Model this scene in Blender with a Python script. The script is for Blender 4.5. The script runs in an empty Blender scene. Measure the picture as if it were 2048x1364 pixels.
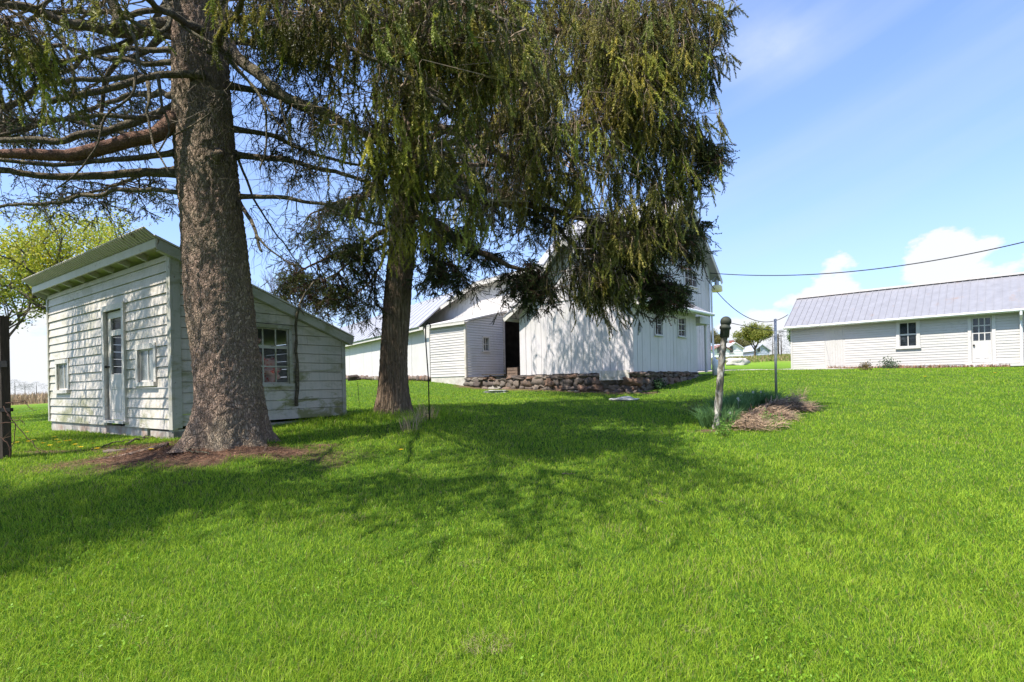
import bpy, math, random
import numpy as np
from mathutils import Vector, noise as mnoise

rng = np.random.default_rng(7)
random.seed(7)
R = math.radians
SC = bpy.context.scene

# ------------------------------------------------------------------ camera, sky, sun, exposure
F = 1100.0                      # focal length in photo pixels (photo 2048 wide)
HY = 768.0                      # row of the eye level in the middle of the photo
ROLL = 0.020
cd = bpy.data.cameras.new('camera'); cam = bpy.data.objects.new('camera', cd)
SC.collection.objects.link(cam); SC.camera = cam
cd.sensor_width = 36.0; cd.lens = F / 2048 * 36.0
cd.shift_y = (HY - 682.0) / 2048
cd.clip_start = 0.05; cd.clip_end = 3000
cam.location = (0, 0, 0); cam.rotation_euler = (R(90), ROLL, 0)

SUN_TO = Vector((-0.77, -0.64, 0.0)).normalized()
SUN_EL = R(59)
SUN_VEC = Vector((SUN_TO.x * math.cos(SUN_EL), SUN_TO.y * math.cos(SUN_EL), math.sin(SUN_EL)))
sl = bpy.data.lights.new('sun', 'SUN'); sl.energy = 4.7; sl.angle = R(0.55); sl.color = (1.0, 0.955, 0.88)
so = bpy.data.objects.new('sun', sl); SC.collection.objects.link(so)
so.rotation_euler = SUN_VEC.to_track_quat('Z', 'Y').to_euler()

W = bpy.data.worlds.new('World'); SC.world = W; W.use_nodes = True
SC.view_settings.view_transform = 'Standard'; SC.view_settings.look = 'None'
SC.view_settings.exposure = 0.94; SC.view_settings.gamma = 1.0
SC.cycles.max_bounces = 6; SC.cycles.transparent_max_bounces = 8
SC.cycles.use_denoising = True


def world_nodes():
    nt = W.node_tree; N = nt.nodes; L = nt.links; N.clear()
    out = N.new('ShaderNodeOutputWorld'); bg = N.new('ShaderNodeBackground')
    sky = N.new('ShaderNodeTexSky'); sky.sky_type = 'NISHITA'; sky.sun_disc = False
    sky.sun_elevation = SUN_EL; sky.sun_rotation = math.atan2(SUN_TO.x, SUN_TO.y)
    sky.altitude = 50; sky.air_density = 1.0; sky.dust_density = 0.35; sky.ozone_density = 2.2
    bg.inputs['Strength'].default_value = 0.145
    tc = N.new('ShaderNodeTexCoord')
    sep = N.new('ShaderNodeSeparateXYZ'); L.new(tc.outputs['Generated'], sep.inputs[0])

    def m(op, a, b=None, c=None, clamp=False):
        n = N.new('ShaderNodeMath'); n.operation = op; n.use_clamp = clamp
        for i, v in enumerate((a, b, c)):
            if v is None: continue
            if isinstance(v, (int, float)): n.inputs[i].default_value = v
            else: L.new(v, n.inputs[i])
        return n.outputs[0]

    def noise(vec, scale, detail=6, rough=0.55):
        n = N.new('ShaderNodeTexNoise'); L.new(vec, n.inputs['Vector'])
        n.inputs['Scale'].default_value = scale; n.inputs['Detail'].default_value = detail
        n.inputs['Roughness'].default_value = rough
        return n.outputs['Fac']

    def vec(x, y, z):
        n = N.new('ShaderNodeCombineXYZ')
        for i, v in enumerate((x, y, z)):
            if isinstance(v, (int, float)): n.inputs[i].default_value = v
            else: L.new(v, n.inputs[i])
        return n.outputs[0]
    az = m('ARCTAN2', sep.outputs[0], sep.outputs[1])
    el = m('ARCSINE', sep.outputs[2])
    nv = vec(az, m('MULTIPLY', el, 1.6), 0.0)
    n1 = noise(nv, 13.0, 10, 0.6)
    total = None
    # cumulus heads: azimuth, elevation, half widths (radians)
    for (a, e, wa, we, k) in ((0.535, 0.155, 0.036, 0.040, 1.0), (0.52, 0.125, 0.070, 0.020, 1.0),
                              (0.675, 0.165, 0.052, 0.050, 1.0), (0.70, 0.135, 0.09, 0.028, 1.0),
                              (0.42, 0.075, 0.09, 0.038, 1.0), (0.47, 0.045, 0.14, 0.03, 0.9),
                              (-0.73, 0.06, 0.13, 0.075, 0.95), (-0.90, 0.12, 0.10, 0.07, 0.8),
                              (-0.60, 0.02, 0.2, 0.04, 0.8), (-0.22, 0.07, 0.13, 0.045, 0.75),
                              (1.3, 0.14, 0.25, 0.08, 1.0), (-1.5, 0.15, 0.35, 0.10, 1.0), (2.4, 0.2, 0.4, 0.1, 1.0),
                              (-2.5, 0.18, 0.35, 0.1, 1.0)):
        dx = m('DIVIDE', m('SUBTRACT', az, a), wa); dy = m('DIVIDE', m('SUBTRACT', el, e), we)
        r2 = m('ADD', m('MULTIPLY', dx, dx), m('MULTIPLY', dy, dy))
        v = m('SUBTRACT', m('ADD', m('MULTIPLY', n1, 4.2), -1.15), r2)
        v = m('MULTIPLY', m('SMOOTH_MIN', v, 1.0, 0.2), k)
        total = v if total is None else m('MAXIMUM', total, v)
    cum = m('MULTIPLY', m('MAXIMUM', total, 0.0), 2.4, clamp=True)
    # thin streaks high up
    sv = vec(m('ADD', m('MULTIPLY', az, 1.2), m('MULTIPLY', el, -1.2)), m('ADD', m('MULTIPLY', el, 7.0), m('MULTIPLY', az, -2.2)), 3.0)
    st = noise(sv, 1.35, 5, 0.5)
    st = m('MULTIPLY', m('SUBTRACT', st, 0.42), 2.2, clamp=True)
    dx = m('DIVIDE', m('SUBTRACT', az, 0.445), 0.085); dy = m('DIVIDE', m('SUBTRACT', el, 0.50), 0.040)
    r2 = m('ADD', m('MULTIPLY', dx, dx), m('MULTIPLY', dy, dy))
    puff = m('MULTIPLY', m('EXPONENT', m('MULTIPLY', r2, -1.0)), m('ADD', n1, 0.1))
    haze = m('EXPONENT', m('MULTIPLY', m('MAXIMUM', el, 0.0), -3.6))
    wisp = m('ADD', m('MULTIPLY', st, 0.42), m('MULTIPLY', puff, 0.85), clamp=True)
    thin = m('MULTIPLY', haze, 0.80, clamp=True)
    # the blue of this sky, a little deeper than the plain sky node
    hs = N.new('ShaderNodeMix'); hs.data_type = 'RGBA'; hs.blend_type = 'MULTIPLY'; hs.inputs[0].default_value = 1.0
    L.new(sky.outputs[0], hs.inputs[6]); hs.inputs[7].default_value = (0.86, 0.95, 1.16, 1)
    mx = N.new('ShaderNodeMix'); mx.data_type = 'RGBA'
    L.new(thin, mx.inputs[0]); L.new(hs.outputs[2], mx.inputs[6]); mx.inputs[7].default_value = (2.1, 2.62, 3.85, 1)
    mw = N.new('ShaderNodeMix'); mw.data_type = 'RGBA'
    L.new(wisp, mw.inputs[0]); L.new(mx.outputs[2], mw.inputs[6]); mw.inputs[7].default_value = (2.7, 3.1, 3.9, 1)
    mc = N.new('ShaderNodeMix'); mc.data_type = 'RGBA'
    L.new(cum, mc.inputs[0]); L.new(mw.outputs[2], mc.inputs[6]); mc.inputs[7].default_value = (3.55, 3.65, 3.85, 1)
    L.new(mc.outputs[2], bg.inputs['Color']); L.new(bg.outputs[0], out.inputs['Surface'])


world_nodes()


def at(px, py, Y):
    """world point seen at photo pixel (px,py) at distance Y in front of the eye"""
    u = (px - 1024.0) / F; v = (HY - py) / F; c, s = math.cos(ROLL), math.sin(ROLL)
    return Vector((Y * (u * c + v * s), Y, Y * (-u * s + v * c)))


# ------------------------------------------------------------------ ground height
CP = np.array([
    (0, -3, -1.62), (-8, -3, -1.55), (8, -3, -1.62), (0, 0, -1.5), (-5, 0, -1.46), (6, 0, -1.5), (-4, 4, -1.16), (0, 4, -1.2), (4, 4, -1.22), (9, 4, -1.2),
    (-4.0, 7.3, -0.76), (-7, 7, -0.86), (0, 7.6, -0.88), (3.2, 8.9, -0.80), (8, 9, -0.72), (-5.2, 8.5, -0.75), (-10, 12, -0.80),
    (-3.3, 11, -0.60), (-2.4, 11, -0.53), (0, 12, -0.52), (3.5, 15.8, -0.36), (4, 12.5, -0.52), (-1.7, 20.7, -0.08), (-3.3, 21.8, 0.12),
    (-9.7, 31, 0.42), (-6, 26, 0.25), (-14, 16, -0.82), (-20, 25, -0.72), (-40, 60, -0.55), (-80, 100, -0.8), (6.6, 18.9, 0.10),
    (10, 22, 0.30), (15.2, 30, 0.50), (22, 24, 0.30), (26, 20, 0.25), (11, 14, -0.28), (16, 17, 0.0), (20, 10, -0.4), (17, 40, 0.95),
    (34, 80, 3.2), (0, 45, 0.8), (0, 90, 1.8), (60, 60, 3.0), (-120, 160, -1.0), (60, 160, 5.0), (0, 220, 2.0), (-25, 0, -1.2), (40, 0, -1.2)], float)


def _tps(r2):
    return 0.5 * r2 * np.log(r2 + 1e-9)


_n = len(CP)
_A = np.zeros((_n + 3, _n + 3)); _d = CP[:, None, :2] - CP[None, :, :2]
_A[:_n, :_n] = _tps((_d ** 2).sum(-1)) + np.eye(_n) * 0.6
_A[:_n, _n] = 1; _A[:_n, _n + 1:] = CP[:, :2]; _A[_n, :_n] = 1; _A[_n + 1:, :_n] = CP[:, :2].T
_w = np.linalg.solve(_A, np.concatenate([CP[:, 2], [0, 0, 0]]))


def gza(x, y):
    x = np.asarray(x, float); y = np.asarray(y, float)
    cx = np.clip(x, -140, 80); cy = np.clip(y, -6, 230)
    out = np.empty(x.size); fx = cx.ravel(); fy = cy.ravel()
    for i in range(0, fx.size, 20000):
        a = fx[i:i + 20000]; b = fy[i:i + 20000]
        r2 = (a[:, None] - CP[:, 0]) ** 2 + (b[:, None] - CP[:, 1]) ** 2
        out[i:i + 20000] = _tps(r2) @ _w[:_n] + _w[_n] + a * _w[_n + 1] + b * _w[_n + 2]
    X = x.ravel(); Yv = y.ravel()
    out += 0.018 * np.sin(X * 1.7 + 0.5 * np.sin(Yv * 1.1)) * np.cos(Yv * 1.3 + X * 0.4) + 0.010 * np.sin(X * 4.1 + Yv * 2.3)
    return out.reshape(x.shape)


def gz(x, y):
    return float(gza(np.array([x]), np.array([y]))[0])


def ghit(px, py):
    """ground point seen at a photo pixel"""
    Y = 1.5
    p = at(px, py, Y)
    while Y < 200:
        p = at(px, py, Y)
        if p.z <= gz(p.x, p.y): break
        Y += 0.05 if Y < 20 else 0.5
    return p


# ------------------------------------------------------------------ mesh helpers
class MB:
    def __init__(s): s.V = []; s.Fs = []; s.C = []; s.n = 0; s.hascol = False

    def add(s, V, Fc, col=None):
        V = np.asarray(V, float).reshape(-1, 3)
        if isinstance(Fc, np.ndarray): s.Fs.append(Fc.astype(np.int64) + s.n)
        else:
            by = {}
            for f in Fc: by.setdefault(len(f), []).append(f)
            for k in by: s.Fs.append(np.array(by[k], np.int64) + s.n)
        s.V.append(V); s.n += len(V)
        if col is not None:
            s.hascol = True
            col = np.asarray(col, float)
            if col.ndim == 1: col = np.tile(col, (len(V), 1))
            s.C.append(col)
        else: s.C.append(np.ones((len(V), 3)))
        return s

    def box(s, o, a, b, c):
        """box from corner o with edge vectors a,b,c"""
        o, a, b, c = (np.array(v, float) for v in (o, a, b, c))
        if np.dot(np.cross(a, b), c) < 0: a, b = b, a
        V = [o, o + a, o + a + b, o + b, o + c, o + a + c, o + a + b + c, o + b + c]
        return s.add(V, [(0, 3, 2, 1), (4, 5, 6, 7), (0, 1, 5, 4), (1, 2, 6, 5), (2, 3, 7, 6), (3, 0, 4, 7)])

    def beam(s, p, q, w, h, up=(0, 0, 1)):
        """bar p->q, w wide (sideways), h high (along up), centred"""
        p = np.array(p, float); q = np.array(q, float); d = q - p
        up = np.array(up, float); side = np.cross(d, up); side /= np.linalg.norm(side)
        u2 = np.cross(side, d); u2 /= np.linalg.norm(u2)
        return s.box(p - side * w / 2 - u2 * h / 2, d, side * w, u2 * h)

    def tube(s, pts, rad, sides=6, col=None, cap=True):
        P = np.array([tuple(p) for p in pts], float); n = len(P)
        rad = np.full(n, rad, float) if np.isscalar(rad) else np.asarray(rad, float)
        T = np.gradient(P, axis=0); T /= np.linalg.norm(T, axis=1)[:, None] + 1e-12
        ref = np.array([0.31, 0.17, 0.93]) if abs(T[:, 2]).mean() < 0.8 else np.array([1.0, 0.2, 0.1])
        A = np.cross(T, ref); A /= np.linalg.norm(A, axis=1)[:, None] + 1e-12
        B = np.cross(T, A)
        th = np.arange(sides) / sides * 2 * math.pi
        V = P[:, None, :] + rad[:, None, None] * (np.cos(th)[None, :, None] * A[:, None, :] + np.sin(th)[None, :, None] * B[:, None, :])
        i = np.arange(n - 1)[:, None] * sides; j = np.arange(sides)[None, :]; k = (j + 1) % sides
        Fc = np.stack([i + j, i + k, i + sides + k, i + sides + j], -1).reshape(-1, 4)
        s.add(V.reshape(-1, 3), Fc, col)
        if cap and sides > 3:
            s.Fs.append((np.arange(sides)[::-1][None, :] + s.n - n * sides).astype(np.int64))
            s.Fs.append((np.arange(sides)[None, :] + s.n - sides).astype(np.int64))
        return s

    def lathe(s, o, prof, sides=16, axis=(0, 0, 1)):
        ax = Vector(axis).normalized(); a = ax.orthogonal().normalized(); b = ax.cross(a)
        V = []
        for (r, h) in prof:
            for k in range(sides):
                t = 2 * math.pi * k / sides
                V.append(Vector(o) + ax * h + (a * math.cos(t) + b * math.sin(t)) * r)
        Fc = []
        for i in range(len(prof) - 1):
            for k in range(sides):
                Fc.append((i * sides + k, i * sides + (k + 1) % sides, (i + 1) * sides + (k + 1) % sides, (i + 1) * sides + k))
        return s.add([tuple(v) for v in V], Fc)

    def blob(s, c, r, nu=10, nv=7, jit=0.12, ax=None, p=1.0, seed=0, col=None):
        """lumpy rounded stone / clump"""
        rr = np.random.default_rng(seed + 11)
        off = rr.uniform(0, 50, 3)
        ax = ax if ax is not None else (np.array((1, 0, 0)), np.array((0, 1, 0)), np.array((0, 0, 1)))
        V = []
        for j in range(nv + 1):
            ph = -math.pi / 2 + math.pi * j / nv
            for i in range(nu):
                th = 2 * math.pi * i / nu
                d = np.array((math.cos(ph) * math.cos(th), math.cos(ph) * math.sin(th), math.sin(ph)))
                d2 = np.sign(d) * np.abs(d) ** p
                f = 1 + jit * mnoise.noise(Vector((d[0] * 1.7 + off[0], d[1] * 1.7 + off[1], d[2] * 1.7 + off[2]))) * 2
                d2 = d2 * f
                V.append(np.array(c) + ax[0] * d2[0] * r[0] + ax[1] * d2[1] * r[1] + ax[2] * d2[2] * r[2])
        Fc = [(j * nu + i, j * nu + (i + 1) % nu, (j + 1) * nu + (i + 1) % nu, (j + 1) * nu + i) for j in range(nv) for i in range(nu)]
        return s.add(V, Fc, col)

    def build(s, name, m, parent=None, smooth=False, base=None):
        V = np.concatenate(s.V) if s.V else np.zeros((0, 3))
        o0 = np.array(worg(parent)) if parent else np.zeros(3)
        b = np.array(base, float) if base is not None else o0
        me = bpy.data.meshes.new(name)
        Vl = (V - b).astype(np.float32)
        me.vertices.add(len(Vl)); me.vertices.foreach_set('co', Vl.ravel())
        tot = np.concatenate([np.full(len(f), f.shape[1]) for f in s.Fs]).astype(np.int32)
        lp = np.concatenate([f.ravel() for f in s.Fs]).astype(np.int32)
        me.loops.add(len(lp)); me.loops.foreach_set('vertex_index', lp)
        st = np.concatenate([[0], np.cumsum(tot)[:-1]]).astype(np.int32)
        me.polygons.add(len(tot)); me.polygons.foreach_set('loop_start', st)
        try: me.polygons.foreach_set('loop_total', tot)
        except Exception: pass
        me.polygons.foreach_set('use_smooth', np.full(len(tot), bool(smooth)))
        if s.hascol:
            C = np.concatenate(s.C); C4 = np.ones((len(C), 4), np.float32); C4[:, :3] = C
            ca = me.color_attributes.new('Col', 'FLOAT_COLOR', 'POINT'); ca.data.foreach_set('color', C4.ravel())
        me.update(calc_edges=True); me.validate()
        if m is not None: me.materials.append(m)
        o = bpy.data.objects.new(name, me); SC.collection.objects.link(o)
        if parent is not None: o.parent = parent
        o.location = tuple(b - o0)
        return o


def worg(o):
    v = Vector((0, 0, 0))
    while o is not None:
        v += o.location; o = o.parent
    return v


def tag(o, label=None, cat=None, group=None, kind=None):
    if label: o['label'] = label
    if cat: o['category'] = cat
    if group: o['group'] = group
    if kind: o['kind'] = kind
    return o


def thing(name, loc, label, cat, group=None):
    o = bpy.data.objects.new(name, None); SC.collection.objects.link(o); o.location = tuple(loc)
    o.empty_display_size = 0.2
    return tag(o, label, cat, group)


# ------------------------------------------------------------------ materials
def newmat(name):
    m = bpy.data.materials.new(name); m.use_nodes = True
    nt = m.node_tree; nt.nodes.clear()
    out = nt.nodes.new('ShaderNodeOutputMaterial'); p = nt.nodes.new('ShaderNodeBsdfPrincipled')
    nt.links.new(p.outputs[0], out.inputs['Surface'])
    return m, nt, p, out


class NG:
    def __init__(s, nt): s.nt = nt; s.N = nt.nodes; s.L = nt.links; s.tc = None

    def put(s, sock, v):
        if isinstance(v, (int, float)): sock.default_value = v
        elif isinstance(v, (tuple, list)): sock.default_value = tuple(v) + ((1,) if len(v) == 3 and sock.type == 'RGBA' else ())
        else: s.L.new(v, sock)

    def coord(s, sc=(1, 1, 1), which='Object', rot=(0, 0, 0)):
        if s.tc is None: s.tc = s.N.new('ShaderNodeTexCoord')
        mp = s.N.new('ShaderNodeMapping'); s.L.new(s.tc.outputs[which], mp.inputs[0])
        mp.inputs['Scale'].default_value = sc; mp.inputs['Rotation'].default_value = rot
        return mp.outputs[0]

    def noise(s, vec, scale, detail=4, rough=0.55, dist=0.0):
        n = s.N.new('ShaderNodeTexNoise'); s.L.new(vec, n.inputs['Vector'])
        n.inputs['Scale'].default_value = scale; n.inputs['Detail'].default_value = detail
        n.inputs['Roughness'].default_value = rough; n.inputs['Distortion'].default_value = dist
        return n.outputs['Fac']

    def voro(s, vec, scale, feature='DISTANCE_TO_EDGE', out='Distance', rand=1.0):
        n = s.N.new('ShaderNodeTexVoronoi'); s.L.new(vec, n.inputs['Vector']); n.feature = feature
        n.inputs['Scale'].default_value = scale; n.inputs['Randomness'].default_value = rand
        return n.outputs[out]

    def math(s, op, a, b=None, clamp=False):
        n = s.N.new('ShaderNodeMath'); n.operation = op; n.use_clamp = clamp
        s.put(n.inputs[0], a)
        if b is not None: s.put(n.inputs[1], b)
        return n.outputs[0]

    def mix(s, fac, a, b, blend='MIX'):
        n = s.N.new('ShaderNodeMix'); n.data_type = 'RGBA'; n.blend_type = blend
        s.put(n.inputs[0], fac); s.put(n.inputs[6], a); s.put(n.inputs[7], b)
        return n.outputs[2]

    def ramp(s, v, lo, hi, a=0.0, b=1.0):
        n = s.N.new('ShaderNodeMapRange'); s.put(n.inputs[0], v)
        n.inputs[1].default_value = lo; n.inputs[2].default_value = hi
        n.inputs[3].default_value = a; n.inputs[4].default_value = b
        return n.outputs[0]

    def isl(s):
        return s.N.new('ShaderNodeNewGeometry').outputs['Random Per Island']

    def bump(s, h, strength=0.3, dist=0.01):
        n = s.N.new('ShaderNodeBump'); s.L.new(h, n.inputs['Height'])
        n.inputs['Strength'].default_value = strength; n.inputs['Distance'].default_value = dist
        return n.outputs[0]

    def col(s):
        n = s.N.new('ShaderNodeVertexColor'); n.layer_name = 'Col'; return n.outputs['Color']


def simple(name, base, rough=0.7, var=0.15, scale=8.0, metal=0.0, bump=0.0, stretch=(1, 1, 1), dirt=None, dirt_lo=0.55, dirt_hi=0.75, isl=0.0, spec=0.4):
    m, nt, p, _ = newmat(name); g = NG(nt)
    v = g.coord(stretch); n = g.noise(v, scale, 5, 0.6)
    a = tuple(c * (1 - var) for c in base); b = tuple(min(1, c * (1 + var)) for c in base)
    c = g.mix(g.ramp(n, 0.3, 0.7), a, b)
    if isl: c = g.mix(g.math('MULTIPLY', g.isl(), isl), c, (0.02, 0.02, 0.02))
    if dirt is not None:
        n2 = g.noise(g.coord(stretch), scale * 0.45, 6, 0.65, 0.4)
        c = g.mix(g.ramp(n2, dirt_lo, dirt_hi), c, dirt)
    g.put(p.inputs['Base Color'], c); p.inputs['Roughness'].default_value = rough; p.inputs['Metallic'].default_value = metal
    p.inputs['Specular IOR Level'].default_value = spec
    if bump: nt.links.new(g.bump(n, bump), p.inputs['Normal'])
    return m


def paint(name, base=(0.72, 0.72, 0.70), grime=0.5, peel=0.3, moss=0.0, along=(1, 1, 12), streak=0.3, wood=(0.20, 0.17, 0.14), islv=0.12, zlow=None):
    """old white paint on boards: worn flakes, rain streaks, algae"""
    m, nt, p, _ = newmat(name); g = NG(nt)
    isl = g.isl()
    c = g.mix(g.math('MULTIPLY', isl, islv), base, tuple(x * 0.72 for x in base))
    big = g.noise(g.coord((1, 1, 1)), 1.1, 5, 0.6)
    c = g.mix(g.math('MULTIPLY', g.ramp(big, 0.40, 0.72), grime), c, (0.44, 0.43, 0.37))
    sk = g.noise(g.coord((7, 7, 0.7)), 2.0, 5, 0.65)
    c = g.mix(g.math('MULTIPLY', g.ramp(sk, 0.50, 0.75), streak), c, (0.36, 0.35, 0.29))
    if moss > 0:
        mn = g.noise(g.coord((1, 1, 2.2)), 1.6, 6, 0.68, 0.5)
        ms = g.ramp(mn, 0.49, 0.64)
        if zlow is not None:
            sp = g.N.new('ShaderNodeSeparateXYZ'); g.L.new(g.coord(), sp.inputs[0])
            ms = g.math('ADD', g.math('MULTIPLY', ms, 0.5), g.math('MULTIPLY', ms, g.ramp(sp.outputs[2], zlow + 0.8, zlow, 0, 1)), clamp=True)
        c = g.mix(g.math('MULTIPLY', ms, moss), c, (0.22, 0.215, 0.09))
    pn = g.noise(g.coord(along), 5.0, 8, 0.72, 0.3)
    pn2 = g.noise(g.coord((1, 1, 1)), 0.9, 3, 0.5)
    pf = g.ramp(g.math('ADD', pn, g.math('MULTIPLY', pn2, 0.35)), 0.80, 0.835)
    pf = g.math('MULTIPLY', pf, min(1.0, peel * 2.0))
    c = g.mix(pf, c, wood)
    pn3 = g.noise(g.coord(along), 16.0, 6, 0.7)
    c = g.mix(g.math('MULTIPLY', g.ramp(pn3, 0.60, 0.68), peel), c, wood)
    g.put(p.inputs['Base Color'], c)
    g.put(p.inputs['Roughness'], g.ramp(pf, 0, 1, 0.55, 0.9))
    p.inputs['Specular IOR Level'].default_value = 0.3
    h = g.math('SUBTRACT', g.math('MULTIPLY', pn, 0.4), pf)
    nt.links.new(g.bump(h, 0.35, 0.006), p.inputs['Normal'])
    return m


def leafmat(name, tr=0.35, rough=0.55, spec=0.25, boost=(1, 1, 1)):
    """thin leaves, needles and blades: colour from each leaf's own attribute"""
    m, nt, p, out = newmat(name); g = NG(nt)
    c = g.col()
    if boost != (1, 1, 1): c = g.mix(1.0, c, boost, 'MULTIPLY')
    g.put(p.inputs['Base Color'], c); p.inputs['Roughness'].default_value = rough; p.inputs['Specular IOR Level'].default_value = spec
    t = g.N.new('ShaderNodeBsdfTranslucent'); g.L.new(c, t.inputs[0])
    mx = g.N.new('ShaderNodeMixShader'); mx.inputs[0].default_value = tr
    g.L.new(p.outputs[0], mx.inputs[1]); g.L.new(t.outputs[0], mx.inputs[2]); g.L.new(mx.outputs[0], out.inputs['Surface'])
    return m


def glassmat(name, tint=(0.03, 0.035, 0.04), trans=0.55, rough=0.06):
    m, nt, p, out = newmat(name); g = NG(nt)
    n = g.noise(g.coord(), 3.0, 4, 0.6)
    g.put(p.inputs['Base Color'], g.mix(g.ramp(n, 0.4, 0.7), tint, tuple(x * 2 + 0.02 for x in tint)))
    g.put(p.inputs['Roughness'], g.ramp(n, 0.3, 0.7, rough, rough + 0.12)); p.inputs['Specular IOR Level'].default_value = 0.9
    nt.links.new(g.bump(g.noise(g.coord(), 2.2, 2), 0.12, 0.02), p.inputs['Normal'])
    t = g.N.new('ShaderNodeBsdfTransparent'); mx = g.N.new('ShaderNodeMixShader'); mx.inputs[0].default_value = trans
    g.L.new(p.outputs[0], mx.inputs[1]); g.L.new(t.outputs[0], mx.inputs[2]); g.L.new(mx.outputs[0], out.inputs['Surface'])
    return m


def barkmat(name, c1, c2, c3, vs=26, stretch=(1, 1, 0.45), strength=0.9, lichen=0.25, dist=0.02):
    m, nt, p, _ = newmat(name); g = NG(nt)
    v0 = g.coord(stretch)
    wob = g.N.new('ShaderNodeTexNoise'); g.L.new(v0, wob.inputs['Vector']); wob.inputs['Scale'].default_value = vs * 0.5; wob.inputs['Detail'].default_value = 3
    va = g.N.new('ShaderNodeVectorMath'); va.operation = 'MULTIPLY_ADD'
    g.L.new(wob.outputs['Color'], va.inputs[0]); va.inputs[1].default_value = (0.11, 0.11, 0.11); g.L.new(v0, va.inputs[2])
    e = g.voro(va.outputs[0], vs); cell = g.voro(va.outputs[0], vs, 'F1', 'Color')
    sc = g.N.new('ShaderNodeSeparateColor'); g.L.new(cell, sc.inputs[0])
    n = g.noise(g.coord(), 14, 8, 0.7); big = g.noise(g.coord(), 1.3, 4, 0.6)
    plate = g.ramp(e, 0.0, 0.22)
    c = g.mix(g.ramp(n, 0.3, 0.7), c1, c2)
    c = g.mix(g.math('MULTIPLY', sc.outputs[0], 0.6), c, c3)
    c = g.mix(g.ramp(sc.outputs[2], 0.6, 1.0, 0.0, 0.5), c, tuple(x * 0.5 for x in c1))
    c = g.mix(g.math('MULTIPLY', g.ramp(big, 0.45, 0.7), lichen), c, (0.26, 0.26, 0.16))
    c = g.mix(g.ramp(plate, 0.0, 0.5, 0.45, 0.0), c, tuple(x * 0.35 for x in c1))
    g.put(p.inputs['Base Color'], c); p.inputs['Roughness'].default_value = 0.95; p.inputs['Specular IOR Level'].default_value = 0.15
    h = g.math('ADD', g.math('MULTIPLY', plate, 0.8), g.math('ADD', g.math('MULTIPLY', n, 0.6), g.math('MULTIPLY', sc.outputs[1], 0.5)))
    nt.links.new(g.bump(h, strength, dist), p.inputs['Normal'])
    return m


M = {}
M['paint_old'] = paint('old_white_paint', (0.63, 0.560, 0.495), 0.7, 0.55, 0.8, (1, 1, 9), 0.6, zlow=0.12)
M['paint_moss'] = paint('mossy_white_paint', (0.57, 0.505, 0.43), 0.85, 0.8, 1.0, (1, 1, 9), 0.75, zlow=0.5)
M['trim_moss'] = paint('mossy_trim_paint', (0.46, 0.43, 0.37), 0.8, 0.6, 0.7, (2, 2, 2), 0.5)
M['trim'] = paint('worn_trim_paint', (0.61, 0.565, 0.51), 0.5, 0.35, 0.12, (2, 2, 2), 0.3)
M['paint_clean'] = paint('white_board_paint', (0.60, 0.565, 0.54), 0.4, 0.25, 0.0, (5, 5, 0.6), 0.22, islv=0.10)
M['paint_vert'] = paint('white_upright_board_paint', (0.62, 0.57, 0.565), 0.5, 0.25, 0.0, (8, 8, 0.5), 0.3, islv=0.10)
M['paint_peel'] = paint('flaking_white_paint', (0.56, 0.545, 0.56), 0.4, 1.0, 0.0, (1, 1, 10), 0.3, wood=(0.24, 0.23, 0.23))
M['paint_barn'] = paint('barn_white_paint', (0.57, 0.55, 0.545), 0.5, 0.4, 0.0, (8, 8, 0.6), 0.35)
M['paint_right'] = paint('cream_white_paint', (0.54, 0.505, 0.475), 0.45, 0.6, 0.0, (1, 1, 10), 0.08, wood=(0.34, 0.32, 0.28))
M['metal_roof'] = simple('grey_metal_roof', (0.26, 0.255, 0.27), 0.5, 0.10, 3.0, 0.25, 0.05, (1, 1, 1), (0.30, 0.21, 0.16), 0.60, 0.78)
M['metal_roof_pale'] = simple('pale_metal_roof', (0.38, 0.37, 0.375), 0.45, 0.10, 3.0, 0.2, 0.05, (1, 1, 1), (0.38, 0.36, 0.34), 0.62, 0.78)
M['rust'] = simple('rusty_ridge_metal', (0.55, 0.50, 0.46), 0.7, 0.2, 9.0, 0.1, 0.1, (1, 1, 1), (0.55, 0.53, 0.5), 0.45, 0.6)
M['green_roof'] = simple('pale_ribbed_roof_underside', (0.55, 0.49, 0.44), 0.6, 0.08, 4.0, 0.0, 0.02)
M['glass'] = glassmat('dirty_glass', trans=0.86)
M['glass_pale'] = glassmat('dusty_glass', (0.14, 0.15, 0.14), 0.12, 0.18)
M['glass_right'] = glassmat('clear_reflecting_glass', (0.02, 0.025, 0.03), 0.35, 0.02)
M['concrete'] = simple('old_concrete', (0.42, 0.38, 0.34), 0.95, 0.25, 6.0, 0, 0.4, (1, 1, 1), (0.30, 0.17, 0.12), 0.5, 0.72)
M['stone'] = None
M['dark_wood'] = simple('dark_weathered_wood', (0.055, 0.042, 0.032), 0.95, 0.4, 10.0, 0, 0.4, (6, 6, 0.8))
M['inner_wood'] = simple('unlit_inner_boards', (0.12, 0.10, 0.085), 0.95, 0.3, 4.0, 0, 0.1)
M['rod'] = simple('dark_iron', (0.03, 0.028, 0.026), 0.6, 0.3, 30, 0.6)
M['cable'] = simple('black_cable', (0.02, 0.02, 0.022), 0.6, 0.1, 10)
M['galv'] = simple('galvanised_steel', (0.36, 0.37, 0.38), 0.5, 0.2, 12, 0.7)
M['white_plastic'] = simple('white_metal_pipe', (0.72, 0.72, 0.70), 0.5, 0.08, 4)
M['red_pipe'] = simple('dark_red_paint', (0.16, 0.03, 0.03), 0.6, 0.2, 6)
M['bark1'] = barkmat('spruce_scale_bark', (0.25, 0.175, 0.13), (0.44, 0.325, 0.24), (0.38, 0.25, 0.18), 34, (1, 1, 0.40), 1.0, 0.40, 0.03)
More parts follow.
